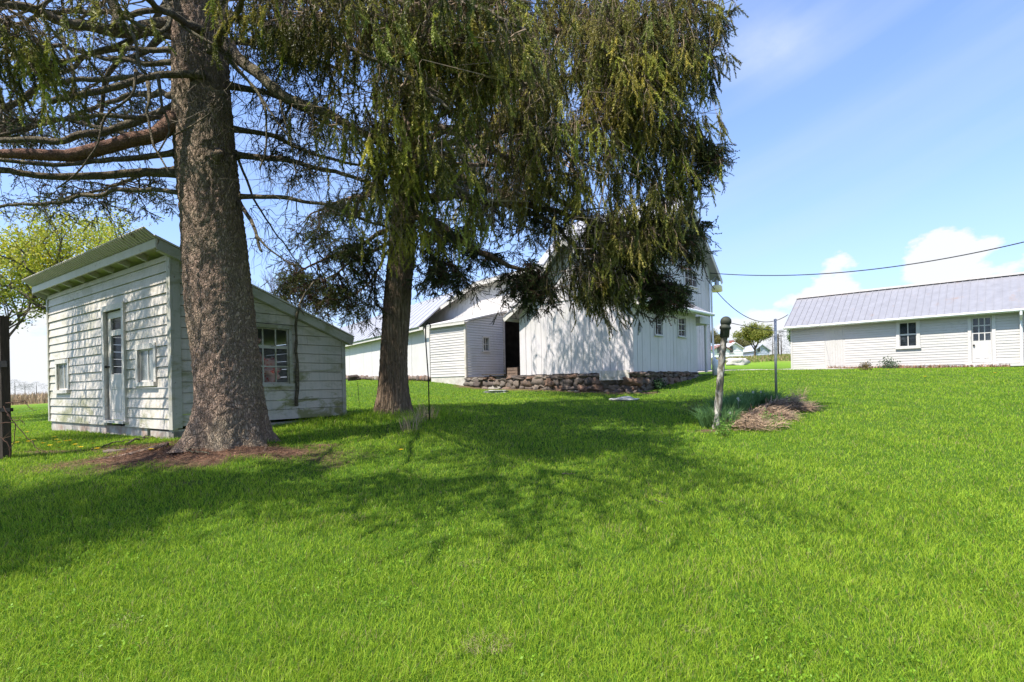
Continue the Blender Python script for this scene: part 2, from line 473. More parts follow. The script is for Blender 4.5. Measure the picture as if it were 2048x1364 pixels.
M['bark2'] = barkmat('furrowed_brown_bark', (0.14, 0.095, 0.062), (0.26, 0.185, 0.125), (0.20, 0.13, 0.085), 17, (1, 1, 0.12), 1.0, 0.18, 0.03)
M['limb1'] = barkmat('lichened_limb_bark', (0.085, 0.062, 0.045), (0.20, 0.16, 0.115), (0.24, 0.20, 0.13), 30, (1, 1, 1), 0.9, 0.45, 0.015)
M['limb_red'] = barkmat('reddish_limb_bark', (0.15, 0.085, 0.06), (0.27, 0.16, 0.115), (0.20, 0.10, 0.07), 30, (1, 1, 1), 0.8, 0.15, 0.012)
M['twig'] = leafmat('twig_brown', 0.0, 0.9, 0.1)
M['needle'] = leafmat('spruce_needles', 0.34, 0.5, 0.3)
M['leaf'] = leafmat('broad_leaves', 0.45, 0.5, 0.3)
M['blade'] = leafmat('grass_blades', 0.42, 0.55, 0.22)
M['straw'] = leafmat('dry_straw', 0.2, 0.8, 0.2)


def stonemat():
    m, nt, p, _ = newmat('field_stone'); g = NG(nt)
    i = g.isl(); n = g.noise(g.coord(), 9, 6, 0.65)
    c = g.mix(g.ramp(i, 0.0, 1.0), (0.10, 0.075, 0.062), (0.19, 0.145, 0.11))
    i2 = g.math('FRACT', g.math('MULTIPLY', i, 7.31))
    c = g.mix(g.ramp(i2, 0.55, 0.85), c, (0.20, 0.115, 0.075))
    i3 = g.math('FRACT', g.math('MULTIPLY', i, 17.7))
    c = g.mix(g.ramp(i3, 0.8, 1.0), c, (0.30, 0.27, 0.22))
    c = g.mix(g.ramp(n, 0.35, 0.75, 0, 0.6), c, (0.07, 0.06, 0.05))
    g.put(p.inputs['Base Color'], c); p.inputs['Roughness'].default_value = 0.95
    nt.links.new(g.bump(n, 0.7, 0.02), p.inputs['Normal']); return m


M['stone'] = stonemat()
M['mortar'] = simple('earthy_mortar', (0.13, 0.095, 0.07), 0.98, 0.3, 9, 0, 0.5)

# ------------------------------------------------------------------ ground sheet
TREE1 = np.array((-3.98, 7.3)); TREE2 = np.array((-2.45, 11.0))
MOUND = ghit(1525, 835)


def vnoise(x, y, sc, seed=0):
    """cheap smooth value noise on arrays"""
    rr = np.random.default_rng(seed); T = rr.random((64, 64))
    u = x / sc; v = y / sc; i = np.floor(u).astype(int); j = np.floor(v).astype(int)
    fu = u - i; fv = v - j; fu = fu * fu * (3 - 2 * fu); fv = fv * fv * (3 - 2 * fv)
    a = T[i % 64, j % 64]; b = T[(i + 1) % 64, j % 64]; c = T[i % 64, (j + 1) % 64]; d = T[(i + 1) % 64, (j + 1) % 64]
    return (a * (1 - fu) + b * fu) * (1 - fv) + (c * (1 - fu) + d * fu) * fv


def fbm(x, y, sc, seed=0, o=4):
    s = 0; a = 0.5; t = 0
    for k in range(o):
        s = s + a * vnoise(x, y, sc / 2 ** k, seed + k); t += a; a *= 0.55
    return s / t


GH = {k: ghit(*k) for k in ((430, 905), (640, 893), (780, 825), (1420, 862), (1600, 800), (1500, 845), (1170, 845), (90, 905), (400, 968), (1100, 800), (1330, 785), (1170, 828))}


def soilmask(x, y):
    """0..1, bare soil and needle litter"""
    n = fbm(x, y, 0.7, 3, 5) - 0.5
    m = np.zeros_like(x)

    def ell(cx, cy, rx, ry, k=1.0, sharp=1.5):
        d = np.sqrt(((x - cx) / rx) ** 2 + ((y - cy) / ry) ** 2)
        return np.clip((1.0 - d + n * 1.9) * sharp, 0, 1) * k
    g = GH
    m = np.maximum(m, ell(-3.8, 6.75, 1.9, 0.85, 1.0, 1.9))
    m = np.maximum(m, ell(g[(640, 893)].x, g[(640, 893)].y, 0.40, 0.16))
    m = np.maximum(m, ell(-5.0, 7.65, 0.9, 0.28, 0.8))
    m = np.maximum(m, ell(g[(90, 905)].x - 0.2, g[(90, 905)].y, 0.9, 0.18, 0.8))
    m = np.maximum(m, ell(g[(400, 968)].x - 0.2, g[(400, 968)].y, 0.35, 0.08, 0.6))
    m = np.maximum(m, ell(TREE2[0], TREE2[1] - 0.1, 0.62, 0.5, 0.7))
    m = np.maximum(m, ell(g[(1420, 862)].x, g[(1420, 862)].y, 0.30, 0.18))
    m = np.maximum(m, ell(MOUND.x + 0.15, MOUND.y + 0.3, 1.0, 0.55, 0.9))
    m = np.maximum(m, ell(g[(1170, 845)].x, g[(1170, 845)].y + .3, 0.20, 0.7, 0.30))
    # strip of earth along the stone wall
    t = np.clip(((x - 3.55) * -0.734 + (y - 16) * 0.679), -0.5, 7.2)
    qx = 3.55 - 0.734 * t; qy = 16 + 0.679 * t
    dd = np.sqrt((x - qx) ** 2 + (y - qy) ** 2)
    m = np.maximum(m, np.clip((0.55 - dd + n) * 3, 0, 1) * 0.9)
    t = np.clip((x - 15.5) * 0.741 + (y - 30.5) * -0.671, 1.8, 9.0)
    dd = np.sqrt((x - 15.5 - 0.741 * t) ** 2 + (y - 30.5 + 0.671 * t) ** 2)
    m = np.maximum(m, np.clip((0.75 - dd + n) * 3, 0, 1))
    return np.clip(m, 0, 1)


def axis_lines(lo, hi, fine0, fine1, step, growth=1.16, mx=14):
    a = list(np.arange(fine0, fine1 + 1e-6, step)); s = step; v = a[-1]
    while v < hi: s = min(s * growth, mx); v += s; a.append(v)
    s = step; v = a[0]
    while v > lo: s = min(s * growth, mx); v -= s; a.insert(0, v)
    return np.array(a)


gx = axis_lines(-420, 420, -9, 9, 0.11); gy = axis_lines(-40, 620, 1.5, 17, 0.10)
GX, GY = np.meshgrid(gx, gy)
GZ = gza(GX, GY)
soil = soilmask(GX, GY)
GZ = GZ + 0.03 * soil * (fbm(GX, GY, 0.25, 9) - 0.3) - 0.0
dm = np.sqrt(((GX - MOUND.x) / 1.15) ** 2 + ((GY - MOUND.y - 0.4) / 0.75) ** 2)
GZ += 0.12 * np.clip(1 - dm, 0, 1)
d1 = np.sqrt((GX - TREE1[0]) ** 2 + (GY - TREE1[1]) ** 2)
GZ += 0.10 * np.exp(-(d1 / 0.9) ** 2)
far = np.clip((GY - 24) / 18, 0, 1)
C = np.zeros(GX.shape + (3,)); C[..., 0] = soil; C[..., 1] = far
stub = np.clip(((GY - 40) / 3), 0, 1) * np.clip((85 - GY) / 4, 0, 1) * np.clip((-GX - 12) / 4, 0, 1)
dry = np.clip((GY - 42) / 10, 0, 1) * np.clip((GX - 4) / 4, 0, 1) * np.clip((fbm(GX, GY, 6, 5) - 0.38) * 4, 0, 1)
C[..., 2] = np.maximum(stub, dry * 0.8)
ny, nx = GX.shape
idx = np.arange(nx * ny).reshape(ny, nx)
Fg = np.stack([idx[:-1, :-1], idx[:-1, 1:], idx[1:, 1:], idx[1:, :-1]], -1).reshape(-1, 4)


def groundmat():
    m, nt, p, _ = newmat('lawn_soil'); g = NG(nt)
    sc = g.N.new('ShaderNodeSeparateColor'); g.L.new(g.col(), sc.inputs[0])
    n = g.noise(g.coord(), 14, 8, 0.7); n2 = g.noise(g.coord(), 0.7, 5, 0.6); n3 = g.noise(g.coord((60, 60, 60)), 1.2, 4, 0.7)
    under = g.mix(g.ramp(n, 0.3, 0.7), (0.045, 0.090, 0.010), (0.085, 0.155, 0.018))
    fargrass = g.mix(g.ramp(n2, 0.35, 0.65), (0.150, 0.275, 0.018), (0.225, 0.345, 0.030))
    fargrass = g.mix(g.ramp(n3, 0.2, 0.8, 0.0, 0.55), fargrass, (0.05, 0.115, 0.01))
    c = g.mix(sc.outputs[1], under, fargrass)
    lit = g.mix(g.ramp(n3, 0.35, 0.65), (0.085, 0.050, 0.033), (0.20, 0.115, 0.075))
    lit = g.mix(g.ramp(n, 0.5, 0.7, 0, 0.7), lit, (0.11, 0.085, 0.055))
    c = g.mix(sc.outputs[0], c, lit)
    dryc = g.mix(g.ramp(n3, 0.3, 0.7), (0.30, 0.21, 0.11), (0.20, 0.17, 0.06))
    c = g.mix(sc.outputs[2], c, dryc)
    g.put(p.inputs['Base Color'], c); p.inputs['Roughness'].default_value = 1.0; p.inputs['Specular IOR Level'].default_value = 0.1
    nt.links.new(g.bump(g.math('ADD', n, n3), 0.8, 0.03), p.inputs['Normal']); return m


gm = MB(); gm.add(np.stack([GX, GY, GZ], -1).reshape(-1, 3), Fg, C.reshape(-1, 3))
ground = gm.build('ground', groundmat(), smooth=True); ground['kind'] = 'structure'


def gtop(x, y):
    x = np.asarray(x, float); y = np.asarray(y, float)
    z = gza(x, y)
    dm = np.sqrt(((x - MOUND.x) / 1.15) ** 2 + ((y - MOUND.y - 0.4) / 0.75) ** 2); z = z + 0.12 * np.clip(1 - dm, 0, 1)
    d1 = np.sqrt((x - TREE1[0]) ** 2 + (y - TREE1[1]) ** 2); return z + 0.10 * np.exp(-(d1 / 0.9) ** 2)


def gt1(x, y): return float(gtop(np.array([x]), np.array([y]))[0])


# gravel drive between the barn and the long shed
dv = MB(); pts = []
for t in np.linspace(0, 1, 60):
    x = 6.5 + 12.5 * t; y = 24.3 + 5.2 * t
    pts.append((x, y))
rowV = []
for (x, y) in pts:
    for w in (-1.3, -0.6, 0, 0.6, 1.3):
        qx, qy = x - 0.38 * w, y + 0.92 * w
        rowV.append((qx, qy, gz(qx, qy) + 0.035 - 0.02 * abs(w)))
Fd = np.array([(i * 5 + j, (i + 1) * 5 + j, (i + 1) * 5 + j + 1, i * 5 + j + 1) for i in range(59) for j in range(4)])
dv.add(rowV, Fd)
o = dv.build('gravel_drive', simple('pale_gravel', (0.34, 0.31, 0.27), 0.95, 0.25, 25, 0, 0.6), smooth=True); o['kind'] = 'structure'


# ------------------------------------------------------------------ walls, boards, windows
def hat(v):
    v = np.array(v, float); return v / np.linalg.norm(v)


class Wall:
    """upright plane seen from outside: s runs left to right, n points out"""
    def __init__(s, p0, d, flip=False):
        s.p0 = np.array(p0, float); s.d = hat(d); s.n = np.array((s.d[1], -s.d[0]))
        if flip: s.n = -s.n

    def P(s, a, z, off=0.0):
        q = s.p0 + s.d * a + s.n * off
        return (q[0], q[1], z)

    def hit(s, px, py):
        r = at(px, py, 1.0); k = np.dot(s.p0, s.n) / (r.x * s.n[0] + r.y * s.n[1])
        q = np.array((r.x * k, r.y * k)); return float(np.dot(q - s.p0, s.d)), r.z * k

    def box(s, mb, a0, a1, z0, z1, o0, o1):
        D = np.array((s.d[0], s.d[1], 0)); Nn = np.array((s.n[0], s.n[1], 0))
        mb.box(s.P(a0, z0, o0), D * (a1 - a0), Nn * (o1 - o0), (0, 0, z1 - z0))


def clip(poly, planes):
    for (a, b, c) in planes:
        out = []
        for i in range(len(poly)):
            p, q = poly[i], poly[(i + 1) % len(poly)]
            fp = a * p[0] + b * p[1] - c; fq = a * q[0] + b * q[1] - c
            if fp <= 0: out.append(p)
            if (fp < 0) != (fq < 0) and fp != fq:
                t = fp / (fp - fq); out.append((p[0] + (q[0] - p[0]) * t, p[1] + (q[1] - p[1]) * t))
        poly = out
        if len(poly) < 3: return []
    return poly


def minus(rect, holes):
    rs = [rect]
    for (h0, h1, k0, k1) in holes:
        nr = []
        for (a, b, c, d) in rs:
            if h1 <= a or h0 >= b or k1 <= c or k0 >= d: nr.append((a, b, c, d)); continue
            if a < h0: nr.append((a, h0, c, d))
            if h1 < b: nr.append((h1, b, c, d))
            m0, m1 = max(a, h0), min(b, h1)
            if c < k0: nr.append((m0, m1, c, k0))
            if k1 < d: nr.append((m0, m1, k1, d))
        rs = nr
    return [r for r in rs if r[1] - r[0] > 0.004 and r[3] - r[2] > 0.004]


def prism(mb, w, poly, front, back=-0.06):
    n = len(poly)
    Vf = [w.P(p[0], p[1], front(p)) for p in poly]; Vb = [w.P(p[0], p[1], back) for p in poly]
    Fc = [tuple(range(n)), tuple(range(2 * n - 1, n - 1, -1))] + [(i, i + n, (i + 1) % n + n, (i + 1) % n) for i in range(n)]
    mb.add(Vf + Vb, Fc)


def line_plane(p, q):
    """half-plane below the line p->q (p left of q)"""
    a = -(q[1] - p[1]); b = (q[0] - p[0]); c = a * p[0] + b * p[1]
    return (a, b, c)


def lap(mb, w, s0, s1, z0, z1, planes, holes, exp=0.15, lip=0.018, joints=True, gap=0.011):
    z = z0; k = 0
    while z < z1 - 0.01:
        zt = min(z + exp, z1); zc = z + gap if k else z; rects = [(s0, s1, zc, zt)]
        if joints and s1 - s0 > 2.0:
            j = s0 + (s1 - s0) * random.uniform(0.25, 0.75); rects = [(s0, j, zc, zt), (j + 0.004, s1, zc, zt)]
        wob = random.uniform(-0.003, 0.003)
        for rr_ in rects:
            for (a, b, c, d) in minus(rr_, holes):
                poly = clip([(a, c), (b, c), (b, d), (a, d)], planes)
                if poly: prism(mb, w, poly, lambda p, z=z: 0.002 + wob + lip * (1 - (p[1] - z) / exp))
        z = zt; k += 1


def upright(mb, w, s0, s1, z0, z1, planes, holes, bw=0.26, gap=0.016, ragged=0.03, back=True):
    if back:
        for (a, b, c, d) in minus((s0, s1, z0 + 0.04, z1), holes):
            poly = clip([(a, c), (b, c), (b, d), (a, d)], planes)
            if poly: prism(mb, w, poly, lambda p: -0.02, -0.08)
    s = s0
    while s < s1 - 0.01:
        e = min(s + bw * random.uniform(0.85, 1.15), s1); off = random.uniform(0, 0.012)
        if s1 - e < 0.08: e = s1
        for (a, b, c, d) in minus((s + gap / 2, e - gap / 2, z0 - random.uniform(0, ragged), z1), holes):
            poly = clip([(a, c), (b, c), (b, d), (a, d)], planes)
            if poly: prism(mb, w, poly, lambda p: off, -0.019)
        s = e


def window(w, s0, s1, z0, z1, nx, ny, parent, mframe, mglass, case=0.07, sill=True, bars=0.022, midrail=None, deep=0.03, label=None, proud=0.035):
    f = MB()
    w.box(f, s0 - case, s0, z0 - 0.0, z1, -0.05, proud); w.box(f, s1, s1 + case, z0, z1, -0.05, proud)
    w.box(f, s0 - case, s1 + case, z1, z1 + case, -0.05, proud + 0.004)
    w.box(f, s0 - case * 1.2, s1 + case * 1.2, z0 - case * 0.8, z0, -0.05, proud + (0.04 if sill else 0.004))
    e = 0.022
    w.box(f, s0, s0 + e, z0, z1, -deep, -0.004); w.box(f, s1 - e, s1, z0, z1, -deep, -0.004)
    w.box(f, s0 + e, s1 - e, z1 - e, z1, -deep, -0.004); w.box(f, s0 + e, s1 - e, z0, z0 + e * 1.4, -deep, -0.004)
    for i in range(1, nx):
        x = s0 + (s1 - s0) * i / nx; w.box(f, x - bars / 2, x + bars / 2, z0 + e * 1.4, z1 - e, -deep + 0.003, -0.008)
    zs = [z0 + (z1 - z0) * j / ny for j in range(1, ny)] if midrail is None else midrail
    for zz in zs:
        hb = bars if midrail is None or zz != midrail[0] else bars * 2.2
        w.box(f, s0 + e, s1 - e, zz - hb / 2, zz + hb / 2, -deep + 0.001, -0.006)
    o = f.build('window', mframe, parent)
    if label: o['label'] = label
    g = MB(); w.box(g, s0 + 0.005, s1 - 0.005, z0 + 0.005, z1 - 0.005, -deep + 0.008, -deep + 0.012)
    g.build('pane', mglass, o)
    return o


def slab(mb, a, b, c, d, th):
    """sloping sheet a,b,c,d (top face), thickness th downwards"""
    a, b, c, d = (np.array(v, float) for v in (a, b, c, d))
    n = np.cross(b - a, d - a); n /= np.linalg.norm(n)
    if n[2] < 0: n = -n
    V = [a, b, c, d] + [v - n * th for v in (a, b, c, d)]
    mb.add(V, [(0, 1, 2, 3), (7, 6, 5, 4), (0, 4, 5, 1), (1, 5, 6, 2), (2, 6, 7, 3), (3, 7, 4, 0)])
    return n


def ribs(mb, a, b, c, d, n_, sp, w=0.035, h=0.022):
    """ribs from edge a-b up to edge d-c every sp"""
    a, b, c, d = (np.array(v, float) for v in (a, b, c, d)); L_ = np.linalg.norm(b - a); k = int(L_ / sp)
    for i in range(k + 1):
        t = min(0.999, max(0.001, i * sp / L_)); p = a + (b - a) * t; q = d + (c - d) * t
        mb.beam(p + n_ * (h / 2 - 0.002), q + n_ * (h / 2 - 0.002), w, h, n_)


# ================================================================== LEFT SHED
CX, CY = -5.2, 8.44
dL = hat((-0.81, 0.585)); dR = hat((0.585, 0.81))
LEN, DEP = 5.93, 3.15
zb = -0.60
shed = thing('garden_shed', (CX, CY, -0.75), 'weathered white clapboard shed with a slanting lean-to roof, behind the big spruce trunk', 'shed')
wf = Wall((CX + dL[0] * LEN, CY + dL[1] * LEN), -dL)          # long front, s from far left end to near corner
wg = Wall((CX, CY), dR)                                        # side facing right
wb_ = Wall((CX + dR[0] * DEP, CY + dR[1] * DEP), dL)
wl = Wall((CX + dL[0] * LEN + dR[0] * DEP, CY + dL[1] * LEN + dR[1] * DEP), -dR)
zt_front = 2.10; slope = 0.362


def ztop(t): return zt_front - slope * t


def box_of(w, x0, y0, x1, y1):
    a = w.hit(x0, (y0 + y1) / 2); b = w.hit(x1, (y0 + y1) / 2); xm = (x0 + x1) / 2
    return a[0], b[0], w.hit(xm, y1)[1], w.hit(xm, y0)[1]


W1 = box_of(wf, 279, 698, 311, 764); W2 = box_of(wf, 117, 727, 138, 780); DR = box_of(wf, 214, 620, 250, 835)
W3 = box_of(wg, 500, 656, 577, 768)
hf = [W1, W2, (DR[0], DR[1], zb, DR[3])]
mb = MB(); lap(mb, wf, 0, LEN, zb, 2.10, [], hf, 0.163, 0.022, gap=0.007)
mb.build('front_wall', M['paint_old'], shed)
mb = MB(); lap(mb, wg, 0, DEP, zb + 0.05, 2.12, [line_plane((0, ztop(0)), (DEP, ztop(DEP)))], [W3], 0.170, 0.018, gap=0.008)
mb.build('side_wall', M['paint_moss'], shed)
mb = MB(); lap(mb, wb_, 0, LEN, zb, ztop(DEP), [], [], 0.17)
lap(mb, wl, 0, DEP, zb, 2.12, [line_plane((0, ztop(DEP)), (DEP, ztop(0)))], [], 0.17); mb.build('back_wall', M['paint_old'], shed)
mb = MB()   # corner boards
for (w_, a, b, z0, z1, o0, o1) in ((wf, LEN - 0.085, LEN + 0.036, zb, 2.06, 0.0, 0.034), (wg, 0.002, 0.11, zb + 0.02, 2.02, 0.0, 0.036), (wf, -0.01, 0.07, zb, 2.02, 0.0, 0.036), (wg, DEP - 0.06, DEP + 0.02, zb + 0.02, ztop(DEP) - 0.02, 0.0, 0.034)):
    mb = MB(); w_.box(mb, a, b, z0, z1, o0, o1); mb.build('corner_board', M['trim_moss'], shed)
window(wf, *W1, 2, 1, shed, M['trim'], M['glass_pale'], 0.085, bars=0.03, label='larger dusty two-pane window right of the door')
window(wf, *W2, 2, 1, shed, M['trim'], M['glass_pale'], 0.085, bars=0.03, label='small two-pane window near the far left end')
zr = wg.hit(545, 694)[1]; zl2 = wg.hit(545, 733)[1]
window(wg, *W3, 3, 3, shed, M['trim_moss'], M['glass'], 0.06, bars=0.026, midrail=[zr, zl2], label='dark nine-pane window on the mossy side wall')
# door in a deep frame
mb = MB(); c = 0.10
wf.box(mb, DR[0] - c, DR[0], DR[2] - 0.05, DR[3], -0.06, 0.05); wf.box(mb, DR[1], DR[1] + c, DR[2] - 0.05, DR[3], -0.06, 0.05)
wf.box(mb, DR[0] - c, DR[1] + c, DR[3], DR[3] + c, -0.06, 0.053)
wf.box(mb, DR[0] - c - 0.05, DR[1] + c + 0.05, DR[2] - 0.09, DR[2] - 0.05, -0.06, 0.10)
dfo = mb.build('door_frame', M['trim'], shed)
mb = MB(); ds, de, dz0, dz1 = DR[0] + 0.01, DR[1] - 0.01, DR[2] - 0.04, DR[3] - 0.01
mid = (ds + de) / 2; st = 0.13; gtop_ = dz1 - 0.12; gz1 = dz1 - 0.38; gz0 = dz1 - 1.12
wd = de - ds
for (a, b, z0, z1) in minus((ds, de, dz0, dz1), [(ds + st, de - st, gz0, gz1 - 0.05), (ds + st, de - st, gz1 + 0.05, gtop_)]):
    wf.box(mb, a, b, z0, z1, -0.06, -0.02)
for (z0, z1) in ((dz0 + 0.15, dz0 + 0.45), (dz0 + 0.55, gz0 - 0.12)):
    wf.box(mb, ds + st, de - st, z0, z1, -0.02, -0.010); wf.box(mb, ds + st + 0.03, de - st - 0.03, z0 + 0.03, z1 - 0.03, -0.010, -0.004)
door = mb.build('door', M['trim'], shed)
mb = MB(); wf.box(mb, ds + st, de - st, gz0, gtop_, -0.045, -0.04); mb.build('door_glass', M['glass'], door)
mb = MB(); mb.tube([wf.P(ds + 0.06, dz0 + 0.95, -0.02), wf.P(ds + 0.06, dz0 + 0.95, 0.03)], 0.012, 8); mb.blob(wf.P(ds + 0.06, dz0 + 0.95, 0.04), (0.025, 0.025, 0.025), jit=0)
mb.build('handle', M['rod'], door)
# foundation
mb = MB()
wf.box(mb, 0.02, LEN - 1.0, -1.1, zb - 0.002, -0.16, -0.01)
wf.box(mb, LEN - 0.85, LEN - 0.02, -1.1, zb - 0.03, -0.16, 0.0); wg.box(mb, 0.0, DEP, -1.1, zb - 0.002, -0.18, -0.02)
mb.build('foundation', M['concrete'], shed)
# roof: deck, fascia, rafters, rake boards
oh = 0.25; lat = 0.10
def RP(s, t, dz=0.0):      # s along the front from near corner (0) to far (LEN); t back from the front
    q = np.array((CX, CY)) + dL * s + dR * t
    return np.array((q[0], q[1], zt_front + 0.13 - slope * t + dz))
mb = MB(); n_ = slab(mb, RP(-lat - 0.03, -oh - 0.01), RP(LEN + lat + 0.03, -oh - 0.01), RP(LEN + lat + 0.03, DEP + 0.18), RP(-lat - 0.03, DEP + 0.18), 0.025)
roof = mb.build('roof', M['green_roof'], shed)
fA = lambda q_: RP(q_, -oh - 0.16, 0.035); fB = lambda q_: RP(q_, -oh, -0.015)
mb = MB(); slab(mb, fA(-lat - 0.02), fA(LEN + lat + 0.02), fB(LEN + lat + 0.02), fB(-lat - 0.02), 0.012); strip = mb.build('eave_strip', M['green_roof'], shed)
mb = MB()
for i in range(int((LEN + 0.2) / 0.10)):
    q_ = -lat + 0.02 + i * 0.10; mb.beam(fA(q_) + np.array((0, 0, -.022)), fB(q_) + np.array((0, 0, -.022)), 0.03, 0.02)
mb.build('rib', M['green_roof'], strip)
mb = MB()
mb.beam(RP(-lat, -oh + 0.02, -0.105), RP(LEN + lat, -oh + 0.02, -0.105), 0.03, 0.13)
mb.build('fascia', M['trim'], shed)
for i in range(9):
    s = 0.12 + i * (LEN - 0.24) / 8
    mb = MB(); mb.beam(RP(s, -oh + 0.035, -0.085), RP(s, -0.002, -0.085), 0.045, 0.10); mb.build('rafter', M['trim'], shed)
mb = MB(); mb.beam(RP(-lat, -oh + 0.04, -0.115), RP(-lat, DEP + 0.16, -0.115), 0.026, 0.15); mb.beam(RP(-lat + 0.055, -oh + 0.05, -0.19), RP(-lat + 0.055, DEP + 0.12, -0.19), 0.08, 0.02)
mb.build('rake_board', M['trim_moss'], shed); mb = MB()
mb.beam(RP(LEN + lat, -oh + 0.04, -0.115), RP(LEN + lat, DEP + 0.16, -0.115), 0.026, 0.15)
mb.build('rake_board', M['trim_moss'], shed)
# things behind the side window
def clothmat(name, a, b, sc):
    m, nt, p, _ = newmat(name); g = NG(nt); v = g.voro(g.coord(), sc, 'F1', 'Distance')
    g.put(p.inputs['Base Color'], g.mix(g.ramp(v, 0.25, 0.5), a, b)); p.inputs['Roughness'].default_value = 0.9; return m
redcloth = clothmat('faded_red_cloth', (0.85, 0.14, 0.08), (0.85, 0.50, 0.40), 16)
for k, (px, py, r, lb) in enumerate(((548, 744, 0.20, 'crumpled red sack behind the lower panes of the shed window'), (513, 684, 0.14, 'small red bundle behind the upper left pane of the shed window'))):
    a_, z_ = wg.hit(px, py); c_ = wg.P(a_, z_, -0.26)
    mb = MB(); mb.blob(c_, (r, 0.13, r * 0.95), 22, 16, 0.55, seed=k + 3)
    if k == 0: mb.blob(wg.P(a_ - 0.13, z_ + 0.20, -0.24), (0.07, 0.05, 0.10), 14, 10, 0.6, seed=9)
    tag(mb.build('sack', redcloth, base=c_, smooth=True), lb, 'sack', 'red sacks inside the shed window')
a0_, z0_ = wg.hit(548, 744)
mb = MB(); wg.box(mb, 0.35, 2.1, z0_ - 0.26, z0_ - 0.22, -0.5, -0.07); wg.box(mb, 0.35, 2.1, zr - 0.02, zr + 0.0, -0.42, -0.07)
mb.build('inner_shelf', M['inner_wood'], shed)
# dead branch leaning up the side wall
P_ = [wg.P(*wg.hit(590, 812), 0.05), wg.P(*wg.hit(592, 760), 0.05), wg.P(*wg.hit(589, 700), 0.07), wg.P(*wg.hit(586, 660), 0.10), wg.P(*wg.hit(583, 630), 0.17), wg.P(*wg.hit(589, 605), 0.22), wg.P(*wg.hit(598, 585), 0.24), wg.P(*wg.hit(611, 567), 0.26)]
Ps = []
for i in range(len(P_) - 1):
    for t in (0, .33, .66): Ps.append(np.array(P_[i]) * (1 - t) + np.array(P_[i + 1]) * t + rng.normal(0, .008, 3))
Ps.append(np.array(P_[-1]))
mb = MB(); mb.tube(Ps, np.linspace(0.034, 0.014, len(Ps)) + rng.normal(0, .003, len(Ps)), 9)
mb.tube([Ps[14], np.array(Ps[14]) + (0.05, -.03, -.12), np.array(Ps[14]) + (0.10, -.03, -.20)], [0.02, 0.012, 0.005], 6)
tag(mb.build('dead_branch', M['limb1'], base=Ps[0], smooth=True), 'mossy dead branch standing up against the shed side wall beside its window', 'dead branch')

# ================================================================== MIDDLE BOARD SHED on stone wall
d1v = hat((0.734, -0.679)); d2v = hat((0.679, 0.734))
B = np.array((3.55, 16.0)); WD = 4.43; SD = 4.24
bs = thing('board_shed', (B[0], B[1], -0.35), 'white upright-board shed with a steep metal roof on a low stone wall, in the middle', 'shed')
A_ = B - d1v * WD
wA = Wall(A_, d1v); wS = Wall(B, d2v)
wBk = Wall(B + d2v * SD, -d1v); wLf = Wall(A_ + d2v * SD, -d2v)
zf = 0.31; ze = 2.34; zp = 4.55; hw = WD / 2
pl = [line_plane((0, ze), (hw, zp - 0.06)), line_plane((hw, zp - 0.06), (WD, ze))]
mb = MB(); upright(mb, wA, 0, WD, zf, 2.66, pl, [], 0.25, 0.009)
upright(mb, wA, 0, WD, 2.66, zp, pl, [], 0.25, 0.014, 0.0); wA.box(mb, 0.25, WD - 0.25, 2.645, 2.665, 0.0, 0.035)
for (q, ww) in ((2.97, 0.02), (3.42, 0.03)): pass
mb.build('front_wall', M['paint_vert'], bs)
sw1 = box_of(wS, 1309, 627, 1323, 670); sw2 = box_of(wS, 1356, 636, 1370, 673)
mb = MB(); upright(mb, wS, 0, SD, zf, ze + 0.05, [], [sw1, sw2], 0.26, 0.009); mb.build('side_wall', M['paint_vert'], bs)
mb = MB(); upright(mb, wLf, 0, SD, zf, ze + 0.05, [], [], 0.26); upright(mb, wBk, 0, WD, zf, zp, pl, [], 0.26); mb.build('back_wall', M['paint_vert'], bs)
window(wS, *sw1, 2, 2, bs, M['paint_clean'], M['glass'], 0.05, label='left window of the shed side wall')
window(wS, *sw2, 2, 3, bs, M['paint_clean'], M['glass'], 0.05, label='right window of the shed side wall')
# low hatch board over the stones at the corner
mb = MB(); hb = box_of(wA, 1204, 741, 1263, 760)
wA.box(mb, hb[0], hb[1], hb[2], hb[3], 0.09, 0.13); wA.box(mb, hb[0], hb[0] + 0.07, hb[2], hb[3], 0.131, 0.145); wA.box(mb, hb[0] + 0.4, hb[0] + 0.52, hb[2] + 0.08, hb[2] + 0.11, 0.131, 0.15)
mb.build('hatch_board', M['paint_old'], bs)
mb = MB(); ring = [wS.P(0.35 + 0.06 * math.cos(t), wS.hit(1282, 657)[1] + 0.11 * math.sin(t), 0.03) for t in np.linspace(0, 2 * math.pi, 20)]
mb.tube(ring, 0.012, 6)
tag(mb.build('wire_ring', M['galv'], base=ring[0]), 'thin wire ring hung on the shed side wall by its front corner', 'ring')
